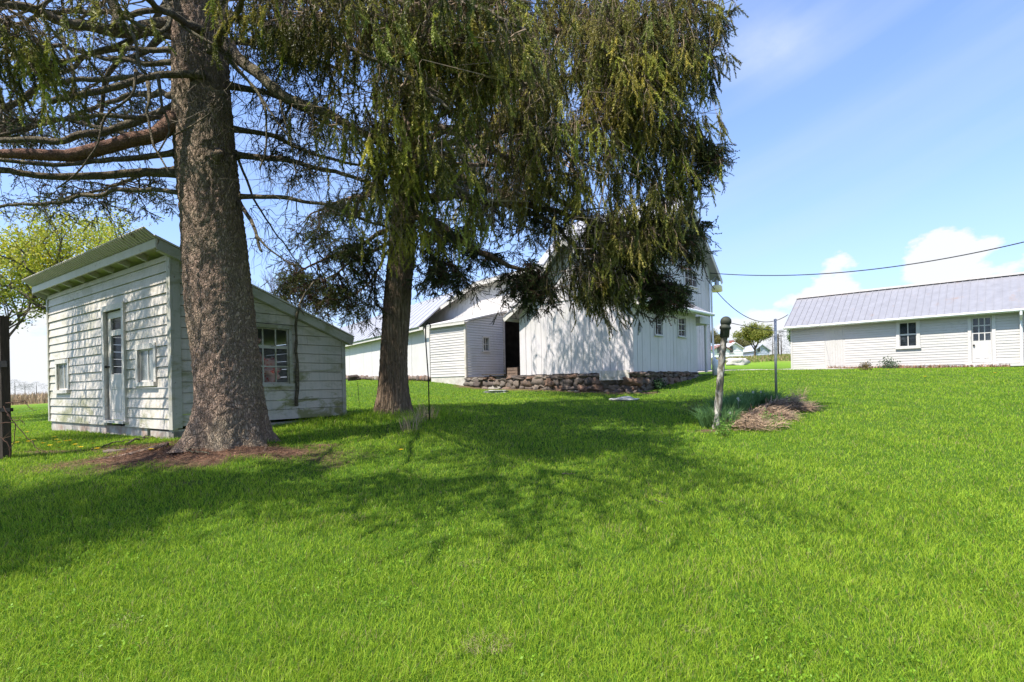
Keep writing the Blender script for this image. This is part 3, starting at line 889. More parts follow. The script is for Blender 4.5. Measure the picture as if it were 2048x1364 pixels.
# roof: two leaves with a kick at the eaves
prof = [(0.0, zp + 0.03), (hw - 0.25, ze + 0.36), (hw + 0.42, ze - 0.02)]
fo = 0.35
roof = None
for sg in (-1, 1):
    mb = MB()
    for i in range(2):
        (a0, h0), (a1, h1) = prof[i], prof[i + 1]
        def RQ(a, h, t): q = A_ + d1v * (hw + sg * a) + d2v * t; return (q[0], q[1], h)
        n_ = slab(mb, RQ(a1, h1, -fo), RQ(a1, h1, SD + 0.3), RQ(a0, h0, SD + 0.3), RQ(a0, h0, -fo), 0.03)
        ribs(mb, RQ(a1, h1, -fo), RQ(a1, h1, SD + 0.3), RQ(a0, h0, SD + 0.3), RQ(a0, h0, -fo), n_, 0.45, 0.03, 0.03)
    mb.build('roof', M['metal_roof'], bs)
mb = MB()
for sg in (-1, 1):
    for i in range(2):
        (a0, h0), (a1, h1) = prof[i], prof[i + 1]
        def RQ(a, h, t): q = A_ + d1v * (hw + sg * a) + d2v * t; return (q[0], q[1], h)
        mb.beam(RQ(a0, h0 - 0.10, -fo + 0.02), RQ(a1, h1 - 0.10, -fo + 0.02), 0.03, 0.14)
    def RQ(a, h, t): q = A_ + d1v * (hw + sg * a) + d2v * t; return (q[0], q[1], h)
    mb.beam(RQ(hw + 0.40, ze - 0.10, -fo), RQ(hw + 0.40, ze - 0.10, SD + 0.25), 0.03, 0.10)
mb.build('fascia', M['trim'], bs)
mb = MB()
gp = [B + d1v * 0.50 + d2v * t for t in (-fo, SD + 0.32)]
mb.tube([(gp[0][0], gp[0][1], ze - 0.05), (gp[1][0], gp[1][1], ze - 0.09)], 0.055, 10); mb.build('gutter', M['white_plastic'], bs)
# little dark lightning-rod knobs along the roof
for k, (px, py) in enumerate(((1338, 586), (1352, 588), (1366, 591), (1380, 594))):
    q = B + d2v * (1.5 + k * 0.75) - d1v * 0.05; zz = ze + 0.24
    mb = MB(); mb.lathe((q[0], q[1], zz), [(0.03, 0), (0.02, 0.05), (0.045, 0.09), (0.03, 0.13), (0.0, 0.15)], 8); mb.build('snow_guard', M['rod'], bs)
# stone wall
E = B - d1v * 7.19
mb = MB()
wst = Wall(E, d1v)
wst.box(mb, 0, 7.19, -0.8, zf - 0.03, -0.35, 0.0); Wall(B, d2v).box(mb, 0, SD + 0.1, -0.8, zf - 0.03, -0.35, 0.0)
mb.build('mortar_core', M['mortar'], bs)
mb = MB(); sd = 0


def stones(w, L_, zlo, zhi):
    global sd
    z = zlo
    while z < zhi - 0.05:
        h = random.uniform(0.10, 0.26); h = min(h, zhi - z) if zhi - z < 0.30 else h; a = -random.uniform(0, 0.1)
        while a < L_:
            l = random.uniform(0.22, 0.62); sd += 1
            c = w.P(a + l / 2, z + h / 2 + random.uniform(-.02, .02), -0.02)
            ax = (np.array((w.d[0], w.d[1], random.uniform(-.12, .12))), np.array((w.n[0], w.n[1], 0)), np.array((0, 0, 1.0)))
            mb.blob(c, (l / 2 * 1.0, random.uniform(0.07, 0.12), h / 2 * random.uniform(0.92, 1.3)), 14, 9, 0.5, ax, 0.72, sd)
            a += l + 0.006
        z += h


stones(wst, 7.15, -0.60, zf - 0.02); stones(Wall(B, d2v), SD, -0.45, zf - 0.02)
mb.build('stone_wall', M['stone'], bs, smooth=True)
mb = MB(); q = E + d2v * 0.0
fl = [E, B, B + d2v * SD, E + d2v * SD]
mb.add([(p[0], p[1], zf - 0.012) for p in fl] + [(p[0], p[1], zf - 0.06) for p in fl], [(0, 1, 2, 3), (7, 6, 5, 4), (0, 4, 5, 1), (1, 5, 6, 2), (2, 6, 7, 3), (3, 7, 4, 0)])
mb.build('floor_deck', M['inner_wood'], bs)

# ================================================================== ANNEX (small flaking shed)
an = thing('lean_to_shed', (E[0], E[1], 0.0), 'small flaking white clapboard lean-to with one four-pane window, left of the dark doorway', 'shed')
wE = Wall(E, d2v); AL, AR = 2.13, 2.11
wEl = Wall(E - d1v * AR, d1v)
aw = box_of(wE, 966, 675, 977, 702)
mb = MB(); lap(mb, wE, 0, AL, 0.30, 3.0, [line_plane((0, 2.38), (AL, 2.92))], [aw], 0.10, 0.016); mb.build('side_wall', M['paint_peel'], an)
mb = MB(); lap(mb, wEl, 0, AR, 0.34, 2.36, [], [], 0.10, 0.016); mb.build('front_wall', M['paint_right'], an)
mb = MB(); wEl.box(mb, 0, AR, -0.4, 0.338, -0.12, -0.004); mb.build('base', simple('whitewashed_stone', (0.50, 0.47, 0.41), 0.95, 0.2, 5, 0, 0.6, (1, 1, 1), (0.27, 0.2, 0.15), 0.5, 0.7), an)
window(wE, *aw, 2, 2, an, M['paint_clean'], M['glass'], 0.05)
for (w_, a, b, z1) in ((wE, -0.02, 0.06, 2.38), (wE, AL - 0.08, AL, 2.86), (wEl, AR - 0.06, AR + 0.02, 2.34)):
    mb = MB(); w_.box(mb, a, b, 0.28, z1, 0.0, 0.032); mb.build('corner_board', M['paint_old'], an)
def AQ(s, t, z): q = E - d1v * s + d2v * t; return (q[0], q[1], z)
mb = MB(); slab(mb, AQ(-0.12, -0.16, 2.44), AQ(AR + 0.12, -0.16, 2.44), AQ(AR + 0.12, AL + 0.05, 3.00), AQ(-0.12, AL + 0.05, 3.00), 0.06); mb.build('roof', M['rust'], an)
mb = MB(); mb.beam(AQ(-0.10, -0.13, 2.35), AQ(AR + 0.1, -0.13, 2.35), 0.03, 0.10); mb.build('fascia', M['trim'], an)

# ================================================================== GAMBREL BARN behind
Gp = E + d2v * (AL + 0.10)
gb = thing('gambrel_barn', (Gp[0], Gp[1], 0.2), 'big white barn end with a broken-pitch roof and an open dark doorway', 'barn')
sL, sR = 5.3, 2.6
wG = Wall(Gp - d1v * sL, d1v)       # s=0 left eave ... sL at Gp ... sL+sR
TL = sL + sR
kn1 = sL - 1.45; kn2 = sL + 0.9; zk = 4.28; zpk = 4.42; zee = 3.05; spk = sL - 0.3; zer = 3.4
plg = [line_plane((0, zee), (kn1, zk)), line_plane((kn1, zk), (TL, 4.44))]
plb = [line_plane((0, 4.44), (TL - kn1, zk)), line_plane((TL - kn1, zk), (TL, zee))]
dr = (wG.hit(1008, 700)[0], wG.hit(1062, 700)[0], 0.0, 2.62)
mb = MB(); upright(mb, wG, 0, TL, 0.28, 5.1, plg, [dr], 0.30, 0.008)
mb.build('gable_wall', M['paint_clean'], gb)
BD = 9.0
wGr = Wall(wG.p0 + d1v * TL, d2v); wGl = Wall(wG.p0 + d2v * BD, -d2v); wGb = Wall(wG.p0 + d1v * TL + d2v * BD, -d1v)
mb = MB(); upright(mb, wGr, 0, BD, 0.28, zee, [], [], 0.5); upright(mb, wGl, 0, BD, 0.28, zee, [], [], 0.5); upright(mb, wGb, 0, TL, 0.28, 5.1, plb, [], 0.5); mb.build('outer_wall', M['paint_barn'], gb)
mb = MB()
def GQ(s, z, t): q = wG.p0 + d1v * s + d2v * t; return (q[0], q[1], z)
pf = [(-0.45, zee - 0.12), (kn1, zk + 0.08), (TL + 0.05, 4.52)]
for i in range(2):
    slab(mb, GQ(pf[i][0], pf[i][1], -0.35), GQ(pf[i + 1][0], pf[i + 1][1], -0.35), GQ(pf[i + 1][0], pf[i + 1][1], BD), GQ(pf[i][0], pf[i][1], BD), 0.05)
mb.build('roof', M['metal_roof_pale'], gb)
mb = MB()
for i in range(2): mb.beam(GQ(pf[i][0], pf[i][1] - 0.13, -0.33), GQ(pf[i + 1][0], pf[i + 1][1] - 0.13, -0.33), 0.03, 0.15)
mb.build('rake_board', M['trim'], gb)
mb = MB(); wG.box(mb, dr[0] - 0.1, dr[0], 0.28, dr[3], -0.06, 0.05); wG.box(mb, dr[0] - 0.1, dr[1] + 0.1, dr[3], dr[3] + 0.12, -0.06, 0.053); mb.build('door_frame', M['paint_old'], gb)
mb = MB(); q0 = GQ(0, 0.26, 0); 
fl = [GQ(0.1, 0.27, 0.02), GQ(TL - 0.1, 0.27, 0.02), GQ(TL - 0.1, 0.27, BD - 0.1), GQ(0.1, 0.27, BD - 0.1)]
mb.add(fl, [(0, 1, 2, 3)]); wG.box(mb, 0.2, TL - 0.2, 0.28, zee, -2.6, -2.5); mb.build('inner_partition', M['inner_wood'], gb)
# barrel and crate in the doorway
q = wG.P(wG.hit(1028, 725)[0], 0.28, -0.9)
mb = MB(); mb.lathe(q, [(0.0, 0), (0.25, 0.0), (0.28, 0.3), (0.29, 0.45), (0.28, 0.6), (0.25, 0.9), (0.22, 0.91), (0.22, 0.86), (0, 0.86)], 20)
ba = mb.build('barrel', simple('black_drum', (0.03, 0.03, 0.035), 0.5, 0.2, 8, 0.3), base=q, smooth=True); tag(ba, 'black drum standing just inside the dark doorway', 'barrel')
mb = MB()
for h in (0.45,): mb.lathe((q[0], q[1], q[2] + h - 0.012), [(0.262, 0), (0.285 + (0.015 if h == .45 else 0), 0.0), (0.285 + (0.015 if h == .45 else 0), 0.024), (0.262, 0.024)], 20)
mb.build('hoop', M['rod'], ba)
q = wG.P(wG.hit(1026, 740)[0], 0.29, 0.35)
cr = thing('crate', q, 'brown slatted box on the stone wall in front of the dark doorway', 'crate')
wc = Wall((q[0], q[1]), d1v)
for side in range(2):
    mb = MB()
    for i in range(3): wc.box(mb, 0.0, 0.55, 0.29 + i * 0.125, 0.29 + i * 0.125 + 0.11, -0.02 - side * 0.42, 0.0 - side * 0.42)
    mb.build('slat_side', simple('brown_crate_wood', (0.20, 0.14, 0.10), 0.9, 0.3, 12, 0, 0.2, isl=0.4), cr)
mb = MB(); wc.box(mb, 0.0, 0.03, 0.29, 0.66, -0.42, -0.021); wc.box(mb, 0.52, 0.55, 0.29, 0.66, -0.42, -0.021); wc.box(mb, 0.031, 0.519, 0.295, 0.32, -0.42, -0.021)
mb.build('crate_end', M['dark_wood'], cr)
# dark wooden plank lying on the wall below the lean-to
mb = MB(); mb.beam(wst.P(0.95, zf + 0.05, 0.02), wst.P(2.1, zf + 0.03, 0.05), 0.16, 0.04)
tag(mb.build('plank', M['dark_wood'], base=wst.P(0.95, zf, 0)), 'weathered plank lying on the stone wall under the lean-to', 'plank')

# ================================================================== LONG WING
W0 = np.array((-3.35, 22.6)); dW = hat((-0.558, 0.83)); nW = hat((0.83, 0.558)); WL = 26.0
wi = thing('long_stable', (W0[0], W0[1], 0.1), 'long low white stable with a pale grey metal roof, behind the slim trunk', 'stable')
ww = Wall(W0 + dW * WL, -dW)
mb = MB(); upright(mb, ww, 0, WL, 0.36, 2.42, [], [], 1.15, 0.012, 0.02); mb.build('front_wall', M['paint_clean'], wi)
mb = MB(); ww.box(mb, 0, WL, -0.3, 0.355, -0.25, 0.03); mb.build('foundation', M['mortar'], wi)
mb = MB(); sd = 500
for k in range(70):
    a = WL - 0.1 - k * 0.30; c = ww.P(a, gz(*ww.P(a, 0)[:2]) + 0.10, 0.06); sd += 1
    mb.blob(c, (random.uniform(.10, .2), .10, random.uniform(.07, .14)), 10, 7, 0.3, (np.array((ww.d[0], ww.d[1], 0)), np.array((ww.n[0], ww.n[1], 0)), np.array((0, 0, 1.0))), 0.7, sd)
mb.build('foundation_stone', M['stone'], wi, smooth=True)
def WQ(t, w, z): q = W0 + dW * t + nW * w; return (q[0], q[1], z)
mb = MB(); n_ = slab(mb, WQ(0.35, -0.35, 2.44), WQ(WL, -0.35, 2.44), WQ(WL, 3.0, 4.62), WQ(3.0, 3.0, 4.62), 0.04)
ribs(mb, WQ(0.35, -0.35, 2.44), WQ(WL, -0.35, 2.44), WQ(WL, 3.0, 4.62), WQ(3.0, 3.0, 4.62), n_, 0.7, 0.03, 0.02)
slab(mb, WQ(WL, 6.3, 2.44), WQ(14, 6.3, 2.44), WQ(5, 3.0, 4.62), WQ(WL, 3.0, 4.62), 0.04)
mb.build('roof', M['metal_roof_pale'], wi)
mb = MB(); mb.beam(WQ(0.0, -0.28, 2.35), WQ(WL, -0.28, 2.35), 0.03, 0.12); mb.build('fascia', M['trim'], wi)
we = Wall(W0 + dW * WL + nW * 6.0, -nW); mb = MB(); upright(mb, we, 0, 6.0, 0.3, 4.6, [line_plane((0, 2.4), (3, 4.5)), line_plane((3, 4.5), (6, 2.4))], [], 0.4); mb.build('end_wall', M['paint_clean'], wi)

# ================================================================== TALL BARN
T0 = np.array((4.23, 21.1))
tb = thing('tall_barn', (T0[0], T0[1], 0.2), 'tall white gabled barn with one upstairs window, rising behind the spruce boughs', 'barn')
wT = Wall(T0, d2v)
t0, t1, tp = 2.1, 8.3, 5.2; ez, pz = 5.35, 8.35
plt = [line_plane((t0, ez), (tp, pz)), line_plane((tp, pz), (t1, ez))]
tw = box_of(wT, 1369, 543, 1393, 572)
mb = MB(); upright(mb, wT, t0, t1, 0.28, 8.5, plt, [tw], 0.30, 0.012); mb.build('gable_wall', M['paint_barn'], tb)
TD = 6.0
wT1 = Wall(T0 + d2v * t0 - d1v * TD, d1v); wT2 = Wall(T0 + d2v * t1, -d1v); wT3 = Wall(T0 + d2v * t1 - d1v * TD, -d2v)
mb = MB(); upright(mb, wT1, 0, TD, 0.28, ez, [], [], 0.32); upright(mb, wT2, 0, TD, 0.28, ez, [], [], 0.32)
upright(mb, wT3, 0, t1 - t0, 0.28, 8.5, [line_plane((0, ez), (3.1, pz)), line_plane((3.1, pz), (6.2, ez))], [], 0.4); mb.build('outer_wall', M['paint_barn'], tb)
window(wT, *tw, 3, 2, tb, M['paint_clean'], M['glass'], 0.07)
def TQ(t, z, o): q = T0 + d2v * t + d1v * o; return (q[0], q[1], z)
for (a, za, b, zb_) in ((t0 - 0.5, ez - 0.42, tp, pz + 0.08), (t1 + 0.5, ez - 0.42, tp, pz + 0.08)):
    mb = MB(); n_ = slab(mb, TQ(a, za, 0.45), TQ(a, za, -TD - 0.4), TQ(b, zb_, -TD - 0.4), TQ(b, zb_, 0.45), 0.05); mb.build('roof', M['metal_roof_pale'], tb)
for (a, za) in ((t0 - 0.5, ez - 0.42), (t1 + 0.5, ez - 0.42)):
    mb = MB(); mb.beam(TQ(a, za - 0.14, 0.43), TQ(tp, pz - 0.06, 0.43), 0.03, 0.17); mb.build('rake_board', M['trim'], tb)
# white lean-to bit, hood and downpipes at the right foot
wH = Wall(B + d2v * (SD + 0.05), d2v)
hd = box_of(wH, 1395, 640, 1411, 650)
mb = MB(); wH.box(mb, 0.02, 0.9, 1.98, 2.22, -0.9, 0.12); mb.build('door_hood', M['paint_clean'], tb)
mb = MB(); upright(mb, Wall(B + d2v * SD - d1v * 0.75, d2v), 0.05, 1.75, 0.28, 2.1, [], [], 0.28); wH.box(mb, 0.75, 0.85, 0.28, 1.98, -0.06, 0.0); mb.build('porch_wall', M['paint_clean'], tb)
q = wT.P(t1 - 0.05, 0.3, 0.1)
mb = MB(); mb.tube([(q[0], q[1], 4.9), (q[0], q[1], 3.2), (q[0] + .04, q[1] - .02, 1.2), (q[0] + .02, q[1], 0.55), (q[0] + 0.28, q[1] - 0.12, 0.42)], 0.05, 8); mb.build('downpipe', M['white_plastic'], tb)
q = wH.P(0.95, 0.3, 0.25); mb = MB()
mb.lathe((q[0], q[1], 0.16), [(0, 0), (0.12, 0), (0.12, 0.52), (0.09, 0.56), (0.03, 0.58), (0.03, 0.66), (0.0, 0.67)], 14)
tag(mb.build('gas_bottle', M['white_plastic'], base=(q[0], q[1], 0.16), smooth=True), 'small white gas bottle at the foot of the tall barn corner', 'gas bottle')

# yard lamp with gooseneck on the barn corner
lp = at(1433.5, 574, 27.2); wp = Vector(wT.P(t1 - 0.1, lp.z + 0.25, 0.0))
yl = thing('yard_lamp', lp, 'yellowish yard lamp on an arm at the tall barn corner', 'lamp')
mb = MB(); mb.tube([wp, wp.lerp(lp, 0.4) + Vector((0, 0, .1)), lp + Vector((0, 0, 0.55)), lp + Vector((0, 0, 0.3))], 0.03, 8); mb.build('arm', M['galv'], yl)
mb = MB(); mb.lathe(lp, [(0.0, 0.34), (0.10, 0.32), (0.11, 0.10), (0.17, 0.08)], 14); mb.build('lamp_head', M['galv'], yl)
mb = MB(); mb.lathe(lp, [(0.19, 0.08), (0.25, 0.02), (0.27, -0.22), (0.23, -0.24), (0.0, -0.25)], 16)
mb.build('lamp_shade', simple('yellowed_lamp_lens', (0.80, 0.70, 0.34), 0.35, 0.08, 6), yl, smooth=True)

# ================================================================== RIGHT LONG SHED
F0 = np.array((15.5, 30.5)); dF = hat((0.741, -0.671)); nF = hat((0.671, 0.741)); FL = 14.5; FD = 4.6
rs = thing('long_shed', (F0[0], F0[1], 0.5), 'long white clapboard shed with a ribbed grey metal roof, at the far right', 'shed')
wR = Wall(F0, dF)
rw = box_of(wR, 1799, 645, 1833, 693); rdr = box_of(wR, 1943, 633, 1984, 724); rd2 = box_of(wR, 1649, 654, 1690, 738)
zR0 = 0.58; zRt = 2.86
lows = [(1.0, 0, 0)]
mb = MB(); lap(mb, wR, 0, FL, 0.50, zRt, [], [(rw[0], rw[1], rw[2], rw[3]), (rdr[0], rdr[1], -1, rdr[3]), (rd2[0], rd2[1], 0.62, 2.74)], 0.125, 0.014, gap=0.004)
mb.build('front_wall', M['paint_right'], rs)
mb = MB(); wR.box(mb, 0, FL, -0.2, 0.497, -0.15, 0.0); mb.build('base_board', M['paint_right'], rs)
wRe = Wall(F0 + nF * FD, -nF); pe = [line_plane((0, zRt), (FD / 2, 4.60)), line_plane((FD / 2, 4.60), (FD, zRt))]
mb = MB(); lap(mb, wRe, 0, FD, 0.4, 4.6, pe, [], 0.125); wRr = Wall(F0 + dF * FL, nF); lap(mb, wRr, 0, FD, 0.2, 4.6, pe, [], 0.125); lap(mb, Wall(F0 + dF * FL + nF * FD, -dF), 0, FL, 0.2, zRt, [], [], 0.125)
mb.build('end_wall', M['paint_right'], rs)
mb = MB(); wR.box(mb, 0.0, 0.09, 0.5, zRt, 0.022, 0.03); mb.build('corner_board', M['paint_right'], rs)
wm = (rw[2] + rw[3]) / 2
window(wR, *rw, 2, 2, rs, M['paint_clean'], M['glass_right'], 0.14, midrail=[wm], bars=0.035, proud=0.05)
mb = MB(); upright(mb, wR, rd2[0], rd2[1], 0.62, 2.74, [], [], 0.13, 0.003, 0.0, back=True); mb.build('plank_door', M['paint_right'], rs)
# panelled door with nine panes
gl = box_of(wR, 1946, 636, 1981, 681)
mb = MB()
for (a, b, z0, z1) in minus((rdr[0] + 0.01, rdr[1] - 0.01, rdr[2], rdr[3] - 0.01), [gl]): wR.box(mb, a, b, z0, z1, -0.06, -0.02)
for i in (1, 2):
    x = gl[0] + (gl[1] - gl[0]) * i / 3; wR.box(mb, x - 0.02, x + 0.02, gl[2], gl[3], -0.05, -0.022)
    z = gl[2] + (gl[3] - gl[2]) * i / 3; wR.box(mb, gl[0], gl[1], z - 0.02, z + 0.02, -0.048, -0.024)
mx_ = (rdr[0] + rdr[1]) / 2
for (a, b) in ((rdr[0] + 0.12, mx_ - 0.06), (mx_ + 0.06, rdr[1] - 0.12)): wR.box(mb, a, b, rdr[2] + 0.18, gl[2] - 0.15, -0.02, -0.008)
rdo = mb.build('panel_door', M['paint_clean'], rs)
mb = MB(); wR.box(mb, gl[0], gl[1], gl[2], gl[3], -0.044, -0.04); mb.build('door_glass', M['glass_right'], rdo)
mb = MB(); mb.blob(wR.P(rdr[0] + 0.08, gl[2] - 0.2, 0.02), (0.04, 0.04, 0.04), jit=0); mb.build('handle', M['rod'], rdo)
mb = MB(); wR.box(mb, rdr[0] - 0.13, rdr[0], rdr[2] - 0.02, rdr[3], -0.06, 0.045); wR.box(mb, rdr[1], rdr[1] + 0.13, rdr[2] - 0.02, rdr[3], -0.06, 0.045); wR.box(mb, rdr[0] - 0.13, rdr[1] + 0.13, rdr[3], rdr[3] + 0.12, -0.06, 0.048)
wR.box(mb, rdr[0] - 0.25, rdr[1] + 0.2, rdr[2] - 0.10, rdr[2] - 0.02, -0.05, 0.14); wR.box(mb, rdr[0] - 0.25, FL, rdr[2] - 0.22, rdr[2] - 0.10, -0.1, 0.22)
mb.build('door_frame', M['paint_clean'], rs)
def FQ(s, w, z): q = F0 + dF * s + nF * w; return (q[0], q[1], z)
er, rr2 = 2.84, 4.68
mb = MB(); n_ = slab(mb, FQ(-0.25, -0.38, er), FQ(FL + 0.3, -0.38, er), FQ(FL + 0.3, FD / 2, rr2), FQ(-0.25, FD / 2, rr2), 0.035)
ribs(mb, FQ(-0.23, -0.38, er), FQ(FL + 0.3, -0.38, er), FQ(FL + 0.3, FD / 2, rr2), FQ(-0.23, FD / 2, rr2), n_, 0.29, 0.03, 0.03)
slab(mb, FQ(FL + 0.3, FD + 0.38, er), FQ(-0.25, FD + 0.38, er), FQ(-0.25, FD / 2, rr2), FQ(FL + 0.3, FD / 2, rr2), 0.035)
mb.build('roof', M['metal_roof'], rs)
mb = MB(); mb.beam(FQ(-0.27, FD / 2, rr2 + 0.035), FQ(FL + 0.3, FD / 2, rr2 + 0.05), 0.28, 0.10); mb.build('ridge_cap', M['rust'], rs)
mb = MB(); mb.tube([FQ(-0.26, -0.42, er - 0.06), FQ(FL + 0.3, -0.42, er - 0.06)], 0.06, 10); mb.beam(FQ(-0.25, -0.34, er - 0.09), FQ(FL + .3, -0.34, er - 0.09), 0.025, 0.10); mb.build('gutter', M['white_plastic'], rs)
mb = MB(); mb.beam(FQ(-0.24, -0.36, er - 0.10), FQ(-0.24, FD / 2, rr2 - 0.10), 0.025, 0.13); mb.build('rake_board', M['trim'], rs)
sdp = wR.hit(2043, 680)[0]
mb = MB(); mb.tube([FQ(sdp, -0.42, er - 0.08), FQ(sdp, -0.42, er - 0.25), FQ(sdp, -0.10, er - 0.5), FQ(sdp, -0.10, 0.45)], 0.05, 8); mb.build('downpipe', M['white_plastic'], rs)
mb = MB(); wR.box(mb, sdp + 0.18, sdp + 1.3, 0.5, 2.35, 0.023, 0.06); mb.build('red_door', M['red_pipe'], rs)

# ================================================================== cables
def cable(name, P0, P1, sag, r, label, m=M['cable']):
    n = 40; pts = []
    for i in range(n + 1):
        t = i / n; p = Vector(P0).lerp(Vector(P1), t); p.z -= sag * 4 * t * (1 - t); pts.append(p)
    mb = MB(); mb.tube(pts, r, 6); return tag(mb.build(name, m, base=P0, smooth=True), label, 'cable')


cable('power_cable', at(1420, 546, 26.8), at(2120, 466, 19.5), 0.62, 0.020, 'thick black overhead cable from the tall barn eave to the upper right')
cable('power_cable', at(1412, 556, 26.6), Vector(FQ(-0.25, 0.5, 3.60)), 1.1, 0.018, 'sagging black cable from the yard lamp to the gable of the long shed')

# ================================================================== posts
pb = ghit(1431, 858); 
def topat(base, px, py): return at(px, py, base.y)
pt = topat(pb, 1452, 640)
cp = thing('clothesline_post', pb, 'leaning weathered wooden post with a dark ball top, beside the flower bed', 'post')
mb = MB(); ax = (pt - pb); pts = [pb + ax * t + Vector((0.006 * math.sin(t * 7), 0, 0)) for t in np.linspace(-0.08, 0.97, 40)]
mb.tube(pts, [0.064 + 0.004 * math.sin(k * 1.7) - 0.0004 * k for k in range(40)], 18)
mb.build('shaft', simple('peeling_grey_post_paint', (0.55, 0.51, 0.45), 0.9, 0.2, 9, 0, 0.6, (1, 1, 0.4), (0.10, 0.085, 0.06), 0.42, 0.52), cp, smooth=True)
axn = ax.normalized()
mb = MB(); q = pb + ax * 0.84
mb.lathe(q, [(0.064, 0.0), (0.074, 0.005), (0.074, 0.13), (0.088, 0.14), (0.088, 0.17), (0.072, 0.19), (0.06, 0.24)], 20, axn)
mb.lathe(pb + ax * 0.985, [(0.0, 0.087)] + [(0.088 * math.sin(a), 0.088 * math.cos(a)) for a in np.linspace(0.3, 2.6, 9)] + [(0.04, -0.08)], 20, axn)
mb.build('ball_cap', simple('mossy_black_iron', (0.045, 0.05, 0.035), 0.75, 0.4, 14, 0.2, 0.5), cp, smooth=True)
gb_ = ghit(1552, 779)
# grey pole stands just beyond the mound
g0 = at(1552, 779, 12.0); g0.z = gt1(g0.x, g0.y)
mb = MB(); mb.tube([g0 - Vector((0, 0, .1)), at(1551, 700, 12.0), at(1550.5, 638, 12.0)], 0.027, 12)
tag(mb.build('steel_pole', M['galv'], base=g0, smooth=True), 'straight thin grey steel pole rising behind the dry flower bed', 'pole')
cable('clothesline_wire', topat(pb, 1457, 645), at(1672, 650, 17.0) if False else Vector(FQ(1.6, -0.40, er - 0.02)), 0.25, 0.006, 'thin grey clothesline wire running from the ball-topped post towards the long shed')
# shepherd hook
hb_ = ghit(859, 842); Yh = hb_.y
mb = MB(); hp = [hb_ - Vector((0, 0, .1)), at(857, 760, Yh), at(852, 690, Yh), at(851, 660, Yh), at(852, 650, Yh), at(855, 645.5, Yh), at(859, 647, Yh), at(861, 652, Yh), at(860, 656, Yh)]
mb.tube(hp, 0.011, 8); mb.tube([hb_ + Vector((-0.06, 0, 0.02)), hb_ + Vector((-0.06, 0, 0.14)), hb_ + Vector((0, 0, 0.14))], 0.008, 6)
mb.tube([at(851, 658, Yh), at(848, 656, Yh), at(846, 660, Yh)], 0.008, 6)
tag(mb.build('plant_hook', M['rod'], base=hb_, smooth=True), 'tall thin black iron plant hook standing in the grass right of the slim trunk', 'plant hook')
sb = ghit(719, 815); mb = MB(); mb.tube([sb - Vector((0, 0, .05)), at(717, 790, sb.y), at(715, 762, sb.y)], 0.006, 6)
tag(mb.build('garden_stake', M['rod'], base=sb), 'thin dark wire stake in the lawn between the shed and the slim trunk', 'stake')
# dark gate post at the left edge
gp0 = ghit(5, 918); gpt = at(4, 632, gp0.y)
po = thing('gate_post', gp0, 'dark weathered wooden post at the left edge of the view', 'post')
hw_ = 9.0 * gp0.y / F
mb = MB(); mb.box((gp0.x - 3 * hw_, gp0.y - hw_, gp0.z - 0.2), (4 * hw_, 0, 0), (0, 2.2 * hw_, 0), (0, 0, gpt.z - gp0.z + 0.2))
mb.build('shaft', M['dark_wood'], po)
q = at(10, 820, gp0.y - hw_); mb = MB(); mb.box((q.x - 0.05, q.y - 0.03, q.z - 0.02), (0.14, 0, 0), (0, 0.05, 0), (0, 0, 0.045)); mb.build('hinge', M['rod'], po)
q = at(9, 728, gp0.y - hw_); mb = MB(); mb.box((q.x - 0.05, q.y - 0.02, q.z - 0.04), (0.10, 0, 0), (0, 0.04, 0), (0, 0, 0.08)); mb.build('hinge', M['rod'], po)


# ------------------------------------------------------------------ plant building tools
def frames(D, roll):
    """rotation matrices whose first column is the unit direction D"""
    n = len(D); ref = np.tile(np.array((0.0, 0.0, 1.0)), (n, 1)); ref[np.abs(D[:, 2]) > 0.9] = (1.0, 0.0, 0.0)
    A = np.cross(ref, D); A /= np.linalg.norm(A, axis=1)[:, None]; Bq = np.cross(D, A)
    c = np.cos(roll)[:, None]; s = np.sin(roll)[:, None]
    A2 = A * c + Bq * s; B2 = -A * s + Bq * c
    return np.stack([D, A2, B2], -1)


def scatter(mb, proto, Pp, D, scale, col, roll=None):
    V, T = proto; n = len(Pp)
    if n == 0: return
    roll = rng.uniform(0, 6.28, n) if roll is None else roll
    Rm = frames(D, roll); sc = np.asarray(scale, float); sc = sc[:, None] if sc.ndim == 1 else sc
    if sc.shape[1] == 1: sc = np.repeat(sc, 3, 1)
    W_ = np.einsum('nij,nvj->nvi', Rm, V[None] * sc[:, None, :]) + Pp[:, None, :]
    Ft = (T[None] + (np.arange(n) * len(V))[:, None, None]).reshape(-1, T.shape[1])
    mb.add(W_.reshape(-1, 3), Ft, np.repeat(col, len(V), 0))


